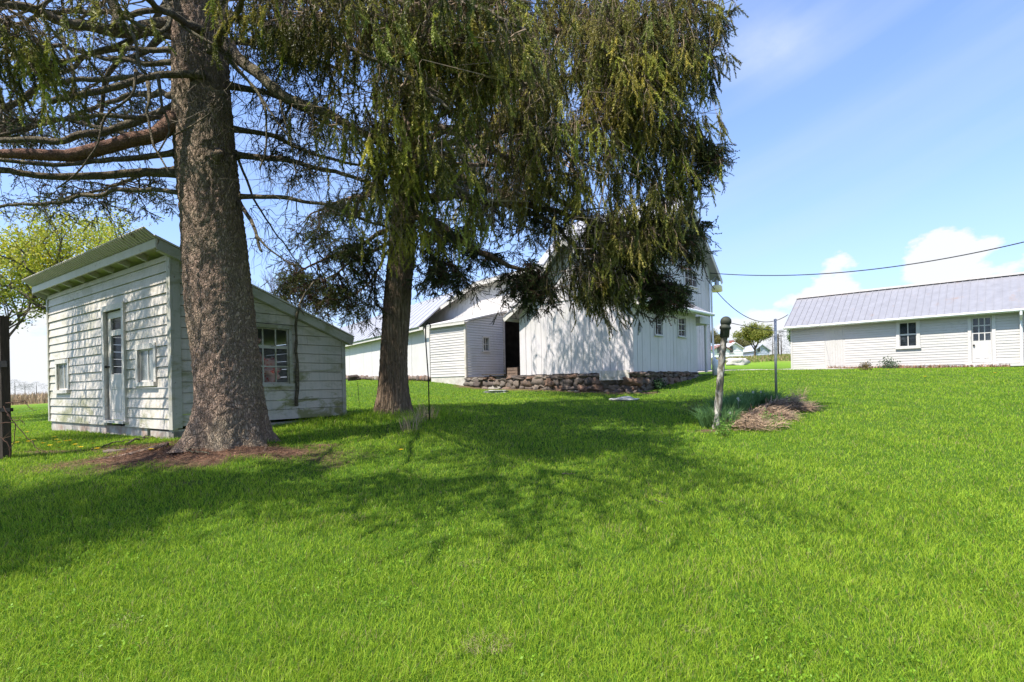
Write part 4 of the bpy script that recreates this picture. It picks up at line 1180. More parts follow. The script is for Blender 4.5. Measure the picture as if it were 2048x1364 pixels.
def shoot(L_=0.24, nn=58, nl=0.042, nw=0.0125, ang=0.8, seed=0, bend=0.10, tw=0.0025):
    """one needled shoot along +x that bends down; needles are slim triangles all round"""
    r = np.random.default_rng(seed); V = []; T = []
    def cen(t): return np.array((L_ * t, 0, bend * L_ * t * t * 0))
    for i in range(nn):
        t = (i + r.random()) / nn; b = cen(t); phi = r.uniform(0, 6.28); a = ang * r.uniform(0.7, 1.25)
        l = nl * r.uniform(0.7, 1.15) * (1 - 0.35 * t)
        d = np.array((math.cos(a), math.sin(a) * math.cos(phi), math.sin(a) * math.sin(phi)))
        s = np.cross(d, r.normal(0, 1, 3)); s /= np.linalg.norm(s)
        k = len(V); V += [b - s * nw / 2, b + s * nw / 2, b + d * l]; T.append((k, k + 1, k + 2))
    k = len(V)
    for (p, w) in ((0, tw), (1, tw * 0.5)):
        for q in range(3):
            a = q * 2.094; V.append(cen(p) + np.array((0, w * math.cos(a), w * math.sin(a))))
    for q in range(3): T += [(k + q, k + (q + 1) % 3, k + 3 + (q + 1) % 3), (k + q, k + 3 + (q + 1) % 3, k + 3 + q)]
    return np.array(V), np.array(T)


SH = [shoot(seed=i) for i in range(5)]
HM = [shoot(0.15, 30, 0.029, 0.0125, 1.05, seed=20 + i, tw=0.002) for i in range(4)]
BIG = [shoot(0.5, 26, 0.06, 0.03, 0.8, seed=40 + i) for i in range(3)]


class Tree:
    def __init__(s, root): s.root = root; s.nodes = []; s.nr = []; s.tw = MB(); s.fo = MB(); s.limbs = []

    def limb(s, pts, r0, r1, m, world=False, sides=10, name='limb', wig=0.055, store=True):
        P = [np.array(p) if world else np.array(at(*p)) for p in pts]
        k = len(P); out = []
        for i in range(k - 1):       # Catmull-Rom
            p0 = P[max(i - 1, 0)]; p1 = P[i]; p2 = P[i + 1]; p3 = P[min(i + 2, k - 1)]
            ns = max(3, int(np.linalg.norm(p2 - p1) / 0.09))
            for j in range(ns):
                t = j / ns
                out.append(0.5 * ((2 * p1) + (-p0 + p2) * t + (2 * p0 - 5 * p1 + 4 * p2 - p3) * t * t + (-p0 + 3 * p1 - 3 * p2 + p3) * t ** 3))
        out.append(P[-1]); out = np.array(out); n = len(out)
        ph = random.uniform(0, 50)
        for i in range(1, n):
            v = Vector((ph + i * 0.23, 3.1, 7.7)); v2 = v * 3.1; out[i] += min(1, i / 6) * (wig * np.array((mnoise.noise(v), mnoise.noise(v + Vector((9, 0, 0))), mnoise.noise(v + Vector((0, 9, 0))))) + wig * 0.25 * np.array((mnoise.noise(v2), mnoise.noise(v2 + Vector((9, 0, 0))), mnoise.noise(v2 + Vector((0, 9, 0))))))
        t = np.linspace(0, 1, n); rad = r0 + (r1 - r0) * t ** 0.8
        rad *= 1 + 0.10 * np.array([mnoise.noise(Vector((ph, i * 0.4, 0))) for i in range(n)])
        rad[:3] *= (1.25, 1.12, 1.04)
        if store: s.nodes.append(out[2:]); s.nr.append(rad[2:])
        if m is not None:
            mb = MB(); mb.tube(out, rad, sides); s.limbs.append(mb.build(name, m, s.root, smooth=True))
        return out

    def finish_nodes(s): s.N = np.concatenate(s.nodes)

    def branch(s, Pt, col, r=0.010):
        """thin bough from the nearest limb node to the point"""
        d = s.N - Pt; dist = np.sqrt((d ** 2).sum(1)) - 0.25 * d[:, 2]; i = int(np.argmin(dist)); q = s.N[i]
        L_ = np.linalg.norm(Pt - q); mid = (q + Pt) / 2 + np.array((rng.normal(0, .08), rng.normal(0, .08), 0.10 * L_ + rng.normal(0, .05)))
        t = np.linspace(0, 1, 8)[:, None]; C_ = (1 - t) ** 2 * q + 2 * t * (1 - t) * mid + t * t * Pt
        C_[1:-1] += rng.normal(0, 0.015, (6, 3))
        s.tw.tube(C_, np.linspace(r * (1 + L_ * 0.5), r * 0.35, 8), 4, col=col, cap=False)
        return C_, L_

    def spruce(s, Pt, nst=20, hang=0.6, spread=0.5, tone=(1, 1, 1), protos=None, dens=1.0, scl=1.0):
        hang = hang * rng.uniform(0.6, 1.35); spread = spread * rng.uniform(0.55, 1.1)
        protos = protos or SH
        brown = np.array((0.13, 0.095, 0.065)) * rng.choice((0.8, 1.1, 1.9, 2.4))
        C_, L_ = s.branch(Pt, brown)
        ext = C_[-1] - C_[-3]; ext[2] *= 0.3; ext /= np.linalg.norm(ext) + 1e-9
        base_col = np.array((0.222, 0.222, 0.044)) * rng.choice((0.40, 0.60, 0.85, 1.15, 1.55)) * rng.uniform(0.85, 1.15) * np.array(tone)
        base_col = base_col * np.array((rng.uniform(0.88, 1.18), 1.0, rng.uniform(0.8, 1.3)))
        drift = np.array((rng.normal(0.04, .14), rng.normal(-.02, .10), 0))
        PP = []; DD = []; SS = []
        # side sprays along the bough
        for k in range(max(3, int(nst * rng.uniform(0.35, 1.15)))):
            u = rng.uniform(0.35, 1.15); i = min(int(u * 7), 6); f = u * 7 - i; q = C_[i] + (C_[min(i + 1, 7)] - C_[i]) * min(f, 1.0) if u < 1 else C_[-1] + ext * (u - 1) * 1.2
            off = rng.normal(0, spread * 0.5, 3) * np.array((1, 1, 0.15)); st_ = q + off
            L1 = hang * rng.uniform(0.25, 0.95); dn = np.array((0, 0, -1.0)) + drift + rng.normal(0, 0.10, 3); dn /= np.linalg.norm(dn)
            nseg = 5; tt = np.linspace(0, 1, nseg)[:, None]; out_ = off / (np.linalg.norm(off) + 1e-6)
            cur = st_ + dn * L1 * tt + out_ * 0.05 * np.sin(tt * 2.2) + rng.normal(0, 0.008, (nseg, 3))
            cur = np.concatenate([[q], cur])
            s.tw.tube(cur, np.linspace(0.0052, 0.0018, nseg + 1), 3, col=brown, cap=False)
            m_ = max(1, int(L1 / 0.062 * dens)); z0 = rng.uniform(0.0, 0.45)
            for j in range(m_):
                t = z0 + (1 - z0) * (j + rng.random()) / m_; ii = min(int(t * 4), 3); ff = t * 4 - ii
                p = cur[ii + 1] + (cur[min(ii + 2, nseg)] - cur[ii + 1]) * ff
                dd = dn + rng.normal(0, 0.34, 3) * np.array((1, 1, 0.3)); dd[2] = -abs(dd[2]); dd /= np.linalg.norm(dd)
                PP.append(p); DD.append(dd); SS.append(rng.choice((0.45, 0.7, 0.95, 1.2)) * rng.uniform(0.85, 1.1) * scl)
        if PP:
            PP = np.array(PP); DD = np.array(DD); SS = np.array(SS); pi = rng.integers(0, len(protos), len(PP))
            cc = base_col[None] * rng.uniform(0.65, 1.4, (len(PP), 1)); dead = rng.random(len(PP)) < 0.06; cc[dead] = np.array((0.15, 0.11, 0.07)) * rng.uniform(0.6, 1.2, (dead.sum(), 1))
            for k in range(len(protos)):
                w = pi == k; scatter(s.fo, protos[k], PP[w], DD[w], SS[w], cc[w])

    def hemlock(s, Pt, n=70, rad=0.28, tone=(1, 1, 1)):
        brown = np.array((0.075, 0.050, 0.038)) * rng.uniform(0.8, 1.3)
        C_, L_ = s.branch(Pt, brown)
        base_col = np.array((0.058, 0.075, 0.022)) * rng.uniform(0.7, 1.3) * np.array(tone)
        nb = 7; PP = []; DD = []
        for b in range(nb):
            i = rng.integers(3, 8); st_ = C_[i]; d = rng.normal(0, 1, 3) * np.array((1, 1, 0.35)); d[2] -= 0.25; d /= np.linalg.norm(d); L1 = rad * rng.uniform(0.5, 1.5)
            tt = np.linspace(0, 1, 5)[:, None]; cur = st_ + d * L1 * tt + np.array((0, 0, -1)) * 0.30 * L1 * tt ** 2 + rng.normal(0, .008, (5, 3))
            s.tw.tube(cur, np.linspace(0.004, 0.0015, 5), 3, col=brown, cap=False)
            for j in range(n // nb):
                t = rng.uniform(0.1, 1) * 4; ii = min(int(t), 3); p = cur[ii] + (cur[ii + 1] - cur[ii]) * (t - ii)
                dd = d * 0.6 + rng.normal(0, .55, 3); dd[2] -= 0.45; dd /= np.linalg.norm(dd); PP.append(p); DD.append(dd)
        PP = np.array(PP); DD = np.array(DD); pi = rng.integers(0, 4, len(PP)); cc = base_col[None] * rng.uniform(0.6, 1.5, (len(PP), 1)); br = rng.random(len(PP)) < 0.18
        cc[br] = np.array((0.10, 0.055, 0.035)) * rng.uniform(0.6, 1.2, (br.sum(), 1))
        for k in range(4):
            w = pi == k; scatter(s.fo, HM[k], PP[w], DD[w], rng.uniform(0.6, 1.2, w.sum()), cc[w])

    def dead(s, Pt, n=9, L0=0.5, col=(0.10, 0.085, 0.065)):
        n = max(3, int(n * 0.65)); col = np.array(col) * rng.uniform(0.6, 1.5); C_, L_ = s.branch(Pt, col, 0.007)
        for b in range(n):
            i = rng.integers(2, 8); d = rng.normal(0, 1, 3) * np.array((1, 1, 0.5)); d[2] -= 0.8; d /= np.linalg.norm(d); L1 = L0 * rng.uniform(0.3, 1.3)
            q = C_[i]; cur = [q]; dd = d.copy()
            for j in range(6):
                dd = dd + rng.normal(0, .20, 3) + np.array((0, 0, -0.06)); dd /= np.linalg.norm(dd); cur.append(cur[-1] + dd * L1 / 6)
            s.tw.tube(cur, np.linspace(0.0045, 0.0012, 7), 3, col=col, cap=False)
            for e in range(2):
                k = rng.integers(2, 6); d3 = dd + rng.normal(0, .8, 3); d3 /= np.linalg.norm(d3)
                s.tw.tube([cur[k], cur[k] + d3 * L1 * .2 + rng.normal(0, .01, 3), cur[k] + d3 * L1 * .4 + np.array((0, 0, -.03))], [0.003, 0.002, 0.001], 3, col=col, cap=False)

    def done(s):
        a = s.tw.build('twigs', M['twig'], s.root); a['kind'] = 'stuff'
        b = s.fo.build('foliage', M['needle'], s.root); b['kind'] = 'stuff'


def trunk_mesh(axis, radii, sides, step, flare, seed, ridge, rough, lobes=7):
    """axis: list of points, radii at them; root flare near the base"""
    A = np.array([tuple(p) for p in axis]); R_ = np.array(radii); L_ = np.concatenate([[0], np.cumsum(np.linalg.norm(np.diff(A, axis=0), axis=1))])
    s = np.arange(0, L_[-1], step); P = np.stack([np.interp(s, L_, A[:, k]) for k in range(3)], -1); r = np.interp(s, L_, R_)
    k = 9; ker = np.ones(k) / k
    for c in range(3): P[:, c] = np.convolve(np.pad(P[:, c], k // 2, mode='edge'), ker, 'valid')
    th = np.arange(sides) / sides * 2 * math.pi; V = np.zeros((len(s), sides, 3))
    for i in range(len(s)):
        z = s[i]; fl = math.exp(-z / flare[1])
        for j in range(sides):
            t = th[j]; lob = max(0, math.sin(t * lobes / 2 + seed) * math.sin(t * 1.5 + seed * 2.1)) ; lob2 = 0.5 + 0.5 * math.cos(t * lobes + seed + z * 0.3)
            rr = r[i] * (1 + fl * flare[0] * (0.45 + 0.75 * lob2 * (0.5 + lob)))
            cx, sx = math.cos(t), math.sin(t)
            rr += ridge * mnoise.noise(Vector((cx * 1.6 + seed, sx * 1.6, z * 0.7))) * r[i] * 2
            rr += rough * (mnoise.noise(Vector((cx * r[i] * 30, sx * r[i] * 30 + seed, z * 18))) + 0.6 * mnoise.noise(Vector((cx * r[i] * 60, sx * r[i] * 60, z * 42))))
            V[i, j] = P[i] + np.array((cx * rr, sx * rr, 0))
    i = np.arange(len(s) - 1)[:, None] * sides; j = np.arange(sides)[None, :]; k2 = (j + 1) % sides
    Fc = np.stack([i + j, i + k2, i + sides + k2, i + sides + j], -1).reshape(-1, 4)
    mb = MB(); mb.add(V.reshape(-1, 3), Fc); return mb


# ================================================================== TREE 1 : big spruce
Y1 = 7.3
b1 = at(455, 892, Y1); b1.z = gt1(*TREE1) - 0.12
t1r = thing('spruce_tree', (b1.x, b1.y, b1.z), 'old spruce with a huge scaly trunk and bare limbs before the left shed', 'tree', None)
ax1 = [b1, at(459, 800, Y1), at(450, 700, Y1), at(439, 600, Y1), at(430, 500, Y1), at(421, 400, Y1), at(411, 300, Y1), at(404, 200, Y1), at(401, 100, Y1), at(402, 0, Y1), at(408, -200, Y1), at(420, -600, Y1), at(430, -1100, Y1)]
px2r = Y1 / F / 2
tm = trunk_mesh(ax1, [120 * px2r, 120 * px2r, 120 * px2r, 119 * px2r, 116 * px2r, 112 * px2r, 110 * px2r, 106 * px2r, 101 * px2r, 95 * px2r, 88 * px2r, 50 * px2r, 10 * px2r], 150, 0.03, (0.62, 0.34), 2.3, 0.035, 0.020)
tm.build('trunk', M['bark1'], t1r, smooth=True)
T1 = Tree(t1r)
# knot and stubs
mb = MB(); kq = at(432, 311, Y1 - 0.40); mb.blob(kq, (0.055, 0.05, 0.065), 14, 10, 0.15, seed=3); mb.tube([at(440, 305, Y1 - 0.3), at(431, 311, Y1 - 0.44)], [0.06, 0.045], 12); mb.build('knot', M['bark1'], t1r, smooth=True)
for k, (a, l, w0) in enumerate(((-2.85, 0.8, 0.035), (-0.35, 0.5, 0.035))):
    pts = []
    for j in range(12):
        t = j / 11; rr = 0.52 + l * t; aa = a + 0.25 * math.sin(t * 3 + k); x = TREE1[0] + rr * math.cos(aa); y = TREE1[1] + rr * math.sin(aa)
        pts.append((x, y, gt1(x, y) + 0.05 * (1 - t) - 0.012))
    mb = MB(); mb.tube(pts, np.linspace(w0, 0.012, 12), 10); mb.build('root', M['bark1'], t1r, smooth=True)
LL = M['limb1']
pr = Y1 / F / 2
def w2r(w, Y=Y1): return w * Y / F / 2
limbs1 = [
    ([(360, 347, 7.2), (250, 348, 6.9), (100, 352, 6.5), (0, 345, 6.3), (-150, 350, 6.0)], 18, 10, LL),
    ([(368, 385, 7.3), (260, 378, 7.5), (100, 405, 7.8), (0, 410, 8.0), (-120, 430, 8.2)], 10, 5, LL),
    ([(350, 240, 7.1), (300, 275, 6.9), (180, 300, 6.6), (100, 310, 6.4), (45, 315, 6.3), (-60, 300, 6.1)], 34, 16, M['limb_red']),
    ([(350, 305, 7.1), (260, 320, 6.8), (150, 328, 6.5), (60, 325, 6.2), (-60, 312, 6.0)], 12, 7, LL),
    ([(350, 215, 7.4), (250, 250, 7.4), (150, 275, 7.3), (60, 280, 7.3), (-80, 276, 7.2)], 18, 10, LL),
    ([(410, 150, 7.0), (300, 150, 6.7), (200, 185, 6.5), (101, 206, 6.3)], 15, 12, LL),
    ([(390, 145, 7.2), (250, 155, 7.0), (100, 168, 6.8), (0, 215, 6.6), (-100, 250, 6.5)], 12, 8, LL),
    ([(385, 85, 7.2), (300, 70, 7.1), (200, 105, 7.0), (130, 118, 6.9), (60, 150, 6.7)], 14, 6, LL),
    ([(370, 40, 7.2), (270, 60, 7.0), (210, 55, 6.8), (130, 40, 6.6), (40, 15, 6.4), (-60, 0, 6.2)], 28, 14, LL),
    ([(355, 100, 7.5), (200, 100, 7.7), (130, 140, 7.8), (0, 225, 8.0), (-80, 260, 8.1)], 12, 6, LL),
    ([(350, 235, 7.3), (200, 235, 7.0), (80, 245, 6.8), (0, 268, 6.6), (-100, 300, 6.4)], 10, 6, LL),
    ([(235, 62, 6.85), (238, 30, 6.9), (232, 0, 6.9), (240, -60, 6.9)], 24, 18, LL),
    ([(370, 5, 7.4), (240, 28, 7.6), (120, 20, 7.8), (0, 60, 8.0), (-100, 90, 8.2)], 12, 7, LL),
    ([(360, -30, 7.2), (250, -40, 6.4), (100, -30, 5.6), (30, -10, 5.0), (-40, 30, 4.6)], 20, 8, LL),
    ([(455, 90, 7.0), (490, 130, 6.8), (560, 182, 6.6), (620, 214, 6.5), (700, 250, 6.4), (760, 288, 6.3), (850, 335, 6.2), (950, 400, 6.2)], 25, 8, LL),
    ([(475, 310, 7.3), (540, 318, 7.4), (600, 330, 7.5), (660, 345, 7.6), (740, 365, 7.7), (830, 395, 7.8)], 13, 5, LL),
    ([(480, 393, 7.2), (560, 393, 7.2), (620, 405, 7.2), (700, 425, 7.2), (790, 460, 7.2)], 10, 4, LL),
    ([(460, 80, 7.4), (540, 90, 7.6), (620, 115, 7.8), (690, 140, 8.0)], 14, 5, LL),
    ([(455, 170, 7.4), (540, 188, 7.7), (600, 215, 7.9), (680, 260, 8.1)], 14, 4, LL),
    ([(465, 258, 7.4), (540, 270, 7.6), (640, 310, 8.0), (760, 340, 8.4)], 12, 4, LL),
    ([(478, 405, 7.3), (500, 440, 7.1), (515, 480, 7.0), (524, 500, 7.0)], 9, 5, LL),
    ([(512, 470, 7.0), (540, 500, 7.0), (570, 520, 7.0), (600, 533, 7.0)], 5, 2, LL),
    ([(470, 300, 7.35), (520, 420, 7.6), (560, 470, 7.8), (600, 530, 8.0)], 6, 2, LL),
    ([(430, -60, 7.2), (600, -90, 6.6), (800, -40, 6.1), (950, 10, 5.9), (1050, 60, 5.8)], 22, 7, LL),
    ([(430, 20, 7.0), (540, 50, 6.4), (680, 90, 5.9), (800, 140, 5.7), (900, 220, 5.6)], 18, 6, LL),
    ([(450, -10, 7.6), (600, 0, 8.2), (760, 30, 8.7), (900, 80, 9.0)], 18, 6, LL),
    ([(400, 60, 7.0), (330, 20, 6.0), (250, -40, 5.0), (150, -100, 4.4)], 18, 8, LL),
    ([(420, 100, 6.9), (450, 60, 6.0), (500, -20, 5.2), (560, -120, 4.6)], 16, 7, LL),
    ([(380, 330, 7.6), (300, 345, 8.6), (200, 380, 9.6), (120, 400, 10.4)], 10, 4, LL),
    ([(345, 20, 6.8), (330, 60, 6.6), (300, 60, 6.5), (242, 28, 6.4), (262, 70, 6.35), (282, 130, 6.3), (290, 150, 6.3)], 9, 5, LL),
    ([(315, 150, 6.5), (322, 190, 6.45), (334, 225, 6.4), (338, 262, 6.4), (312, 310, 6.35)], 7, 3, LL),
    ([(272, 140, 6.5), (262, 190, 6.4), (215, 240, 6.3), (195, 285, 6.25), (160, 345, 6.2), (118, 378, 6.2)], 6, 3, LL),
    ([(296, 165, 6.5), (300, 210, 6.4), (298, 240, 6.4), (310, 290, 6.35), (334, 348, 6.3)], 7, 3, LL),
    ([(125, 75, 6.5), (133, 110, 6.45), (142, 150, 6.4), (146, 210, 6.4), (140, 270, 6.4)], 7, 3, LL),
    ([(330, 0, 6.6), (360, 45, 6.55), (410, 80, 6.5), (450, 105, 6.5), (480, 150, 6.5), (530, 200, 6.5), (535, 240, 6.5), (520, 340, 6.5)], 8, 3, LL),
    ([(350, 270, 6.6), (420, 225, 6.6), (470, 150, 6.6)], 3, 2, LL),
    ([(560, 200, 6.5), (575, 260, 6.5), (585, 310, 6.5), (590, 360, 6.5)], 5, 2, LL),
    ([(430, 90, 6.7), (470, 130, 6.6), (540, 215, 6.5), (580, 280, 6.5)], 7, 3, LL),
    ([(350, 125, 7.7), (230, 120, 7.9), (120, 95, 8.1), (0, 120, 8.3)], 12, 6, LL),
    ([(350, 265, 7.6), (240, 262, 7.8), (120, 240, 8.0), (0, 243, 8.2)], 11, 6, LL),
    ([(345, 60, 7.8), (270, 110, 8.1), (215, 150, 8.4), (190, 260, 8.6)], 16, 6, LL),
    ([(350, 190, 7.6), (260, 190, 8.6), (150, 230, 9.6), (60, 260, 10.4)], 14, 5, LL),
]
for (p, a, b, m) in limbs1:
    T1.limb(p, w2r(a, p[0][2]), w2r(b, p[-1][2]), m)
# limbs above the picture, for the rest of the crown
for h in np.arange(5.6, 15.0, 0.34):
    for k in range(3):
        a = rng.uniform(0, 6.28); Rr = (4.6 * (1 - (h - 5) / 12.5)) * rng.uniform(0.8, 1.1); c, s_ = math.cos(a), math.sin(a)
        x0, y0 = TREE1[0], TREE1[1]
        T1.limb([(x0, y0, h), (x0 + c * Rr * .35, y0 + s_ * Rr * .35, h - 0.15), (x0 + c * Rr * .7, y0 + s_ * Rr * .7, h - 0.45), (x0 + c * Rr, y0 + s_ * Rr, h - 0.55)], 0.06, 0.015, LL if k == 0 and False else None, world=True)
        q = T1.nodes[-1]; T1.tw.tube(q[::4], np.linspace(0.055, 0.012, len(q[::4])), 5, col=(0.12, 0.10, 0.08), cap=False)
T1.finish_nodes()


def blobs(tree, lst):
    for (cx, cy, rx, ry, ya, yb, n, typ, kw) in lst:
        for i in range(n):
            a = rng.uniform(0, 6.283); r = math.sqrt(rng.random()); Y = rng.uniform(ya, yb)
            p = np.array(at(cx + rx * r * math.cos(a), cy + ry * r * math.sin(a), Y))
            getattr(tree, typ)(p, **kw)


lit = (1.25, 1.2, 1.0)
blobs(T1, [
    # drooping nearer boughs, centre
    (660, 10, 110, 60, 5.6, 7.0, 16, 'spruce', dict(nst=16, hang=0.45)),
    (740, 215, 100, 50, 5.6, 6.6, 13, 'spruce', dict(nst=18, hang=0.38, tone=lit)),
    (830, 60, 150, 80, 5.5, 8.0, 30, 'spruce', dict(nst=20, hang=0.55)),
    (960, 60, 110, 80, 5.6, 7.5, 24, 'spruce', dict(nst=20, hang=0.55)),
    (860, 300, 80, 60, 5.8, 7.0, 12, 'spruce', dict(nst=18, hang=0.5)),
    (760, 370, 80, 30, 7.0, 7.8, 9, 'spruce', dict(nst=12, hang=0.35)),
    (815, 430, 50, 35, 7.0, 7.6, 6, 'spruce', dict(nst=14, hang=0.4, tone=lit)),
    (900, 190, 80, 60, 5.6, 7.0, 12, 'spruce', dict(nst=18, hang=0.5)),
    (960, 400, 40, 40, 6.2, 7.2, 3, 'spruce', dict(nst=16, hang=0.5)),
    (890, 430, 40, 25, 6.4, 7.4, 3, 'spruce', dict(nst=12, hang=0.4)),
    (45, 60, 55, 60, 4.4, 5.2, 10, 'spruce', dict(nst=12, hang=0.42, tone=(1.25, 1.25, 1.3))),
    (500, 5, 60, 25, 5.0, 6.5, 6, 'spruce', dict(nst=12, hang=0.3, tone=lit)),
    (200, 5, 200, 25, 5.0, 7.6, 6, 'spruce', dict(nst=10, hang=0.25)),
    # airy dark work behind the trunk and left
    (170, 110, 200, 100, 7.6, 10.5, 32, 'hemlock', dict(n=36, rad=0.30, tone=(1.0, 1.1, 1.0))),
    (150, 250, 200, 80, 7.6, 10.5, 44, 'hemlock', dict(n=30, rad=0.30, tone=(1.0, 1.1, 1.0))),
    (190, 385, 190, 55, 7.6, 10.0, 34, 'hemlock', dict(n=26, rad=0.28, tone=(1.2, 1.2, 1.0))),
    (560, 120, 90, 90, 7.4, 9.0, 26, 'hemlock', dict(n=34, rad=0.25)),
    (610, 240, 70, 60, 7.6, 9.0, 12, 'hemlock', dict(n=36, rad=0.25)),
    (620, 330, 90, 50, 7.4, 9.0, 10, 'hemlock', dict(n=26, rad=0.22)),
    (60, 420, 80, 30, 7.0, 9.0, 6, 'dead', dict(n=8, L0=0.4)),
    (150, 200, 200, 190, 6.4, 9.0, 95, 'dead', dict(n=7, L0=0.5)),
    (560, 220, 140, 170, 6.6, 8.6, 70, 'dead', dict(n=8, L0=0.55)),
    (540, 460, 60, 60, 7.0, 8.0, 8, 'dead', dict(n=8, L0=0.45)),
    (700, 330, 120, 110, 6.2, 7.6, 34, 'dead', dict(n=9, L0=0.7, col=(0.22, 0.18, 0.13))),
    (620, 60, 120, 60, 5.8, 7.4, 24, 'dead', dict(n=9, L0=0.5, col=(0.20, 0.16, 0.12))),
    (420, 110, 60, 110, 6.3, 6.8, 22, 'dead', dict(n=6, L0=0.45, col=(0.16, 0.13, 0.10))),
])
# the crown above the frame: same hanging work, coarser needles
for k in range(170):
    h = rng.uniform(5.4, 9.5); a = rng.uniform(0, 6.28); Rr = 3.7 * (1 - (h - 5) / 7.5) * math.sqrt(rng.uniform(0.12, 1.0))
    p = np.array((TREE1[0] - 0.5 + Rr * math.cos(a), TREE1[1] + Rr * math.sin(a), h))
    if p[2] / max(p[1], 0.1) < 0.86 and abs(p[0]) < p[1] * 1.1 + 0.8: continue
    T1.spruce(p, nst=14, hang=0.8, spread=0.6, protos=BIG, dens=0.35, scl=1.0)
for k in range(170):     # low boughs reaching over the lawn towards the viewer
    Y = rng.uniform(2.0, 5.0); X = rng.uniform(-7.5, -0.1); h = rng.uniform(3.4, 5.8)
    if h < 0.86 * Y + 0.9: continue
    T1.spruce(np.array((X, Y, h)), nst=13, hang=0.6, spread=0.6, protos=BIG, dens=0.35)
for k in range(120):     # long boughs to the left, outside the picture
    Y = rng.uniform(6.0, 9.5); X = rng.uniform(-11.5, -1.06 * Y); h = rng.uniform(2.6, 7.0)
    T1.spruce(np.array((X, Y, h)), nst=10, hang=0.7, spread=0.6, protos=BIG, dens=0.25)
T1.done()

# ================================================================== TREE 2 : darker evergreen on the slim trunk
Y2 = 11.0
b2 = at(782, 832, Y2); b2.z = gt1(b2.x, b2.y) - 0.10
t2r = thing('evergreen_tree', (b2.x, b2.y, b2.z), 'drooping evergreen on a slimmer furrowed brown trunk, reaching over the middle shed', 'tree')
p2 = Y2 / F / 2
ax2 = [b2, at(786, 790, Y2), at(788, 700, Y2), at(795, 600, Y2), at(803, 500, Y2), at(808, 430, Y2), at(816, 330, Y2), at(826, 200, Y2), at(835, 50, Y2), at(842, -150, Y2), at(850, -450, Y2)]
tm = trunk_mesh(ax2, [62 * p2, 58 * p2, 55 * p2, 53 * p2, 50 * p2, 48 * p2, 48 * p2, 42 * p2, 34 * p2, 24 * p2, 6 * p2], 100, 0.035, (0.45, 0.35), 5.1, 0.06, 0.012, 5)
tm.build('trunk', M['bark2'], t2r, smooth=True)
T2 = Tree(t2r); DK = M['bark2']
limbs2 = [
    ([(812, 425, 11), (870, 445, 10.8), (920, 482, 10.6), (970, 508, 10.4), (1020, 532, 10.2), (1065, 545, 10.0)], 20, 7, DK),
    ([(815, 400, 11), (900, 392, 10.6), (960, 400, 10.3), (1040, 415, 10.0), (1110, 450, 9.7), (1160, 505, 9.5), (1210, 545, 9.4)], 18, 5, LL),
    ([(818, 340, 11), (900, 345, 10.5), (960, 372, 10.2), (1090, 418, 9.8), (1230, 450, 9.3), (1350, 480, 9.0), (1400, 500, 8.9)], 18, 4, DK),
    ([(822, 290, 11), (900, 262, 10.6), (960, 285, 10.3), (1040, 330, 10.0), (1120, 400, 9.6), (1260, 500, 9.3), (1330, 570, 9.2)], 16, 4, DK),
    ([(826, 250, 11), (930, 255, 10.4), (1040, 250, 9.9), (1120, 252, 9.5), (1200, 240, 9.2), (1300, 255, 9.0), (1420, 285, 8.8)], 18, 4, LL),
    ([(832, 180, 11), (873, 132, 10.3), (915, 90, 9.8), (950, 22, 9.4), (975, -60, 9.0)], 24, 18, DK),
    ([(838, 120, 11), (950, 90, 10), (1100, 60, 9.4), (1300, 70, 9.0), (1440, 90, 8.8)], 18, 5, DK),
    ([(842, 20, 11), (1000, -10, 10), (1150, -30, 9.4), (1330, -10, 9.0), (1450, 20, 8.9)], 18, 5, DK),
    ([(830, 200, 11), (960, 180, 10.5), (1110, 160, 10.2), (1240, 170, 10.0), (1380, 190, 9.8)], 16, 4, DK),
    ([(806, 448, 11), (760, 465, 11), (720, 488, 11), (670, 510, 11), (630, 525, 11), (592, 548, 11)], 12, 3, DK),
    ([(802, 470, 11), (750, 500, 10.8), (700, 525, 10.6), (650, 560, 10.4)], 9, 3, DK),
    ([(812, 380, 11), (740, 390, 11.2), (680, 400, 11.4), (620, 430, 11.6)], 12, 3, DK),
    ([(805, 470, 11), (780, 500, 11.6), (740, 560, 12.2), (690, 600, 12.6)], 8, 3, DK),
    ([(818, 450, 11), (860, 470, 10.6), (900, 520, 10.4), (930, 560, 10.2)], 9, 3, DK),
    ([(850, -60, 11), (1000, -150, 10), (1200, -180, 9.6), (1350, -140, 9.2)], 14, 5, DK),
    ([(835, 160, 10.6), (900, 130, 9.6), (1000, 140, 8.9), (1035, 130, 8.6), (1090, 100, 8.4)], 9, 3, LL),
    ([(1020, 190, 8.9), (1060, 160, 8.5), (1100, 130, 8.3)], 6, 3, LL),
    ([(830, 240, 10.6), (950, 215, 9.2), (1020, 190, 8.8), (1060, 175, 8.6), (1080, 120, 8.5)], 9, 4, LL),
    ([(822, 300, 10.6), (950, 275, 9.4), (1060, 255, 8.6), (1140, 262, 8.4), (1210, 240, 8.3)], 16, 6, LL),
    ([(1040, 260, 8.8), (1120, 300, 8.5), (1200, 345, 8.3), (1255, 345, 8.2)], 6, 3, LL),
    ([(1230, 85, 8.6), (1265, 60, 8.4), (1290, 25, 8.3)], 7, 3, LL),
    ([(820, 340, 11), (860, 330, 12), (1000, 330, 13), (1150, 350, 13.6)], 14, 4, DK),
]
for (p, a, b, m) in limbs2: T2.limb(p, w2r(a, p[0][2]), w2r(b, p[-1][2]), m)
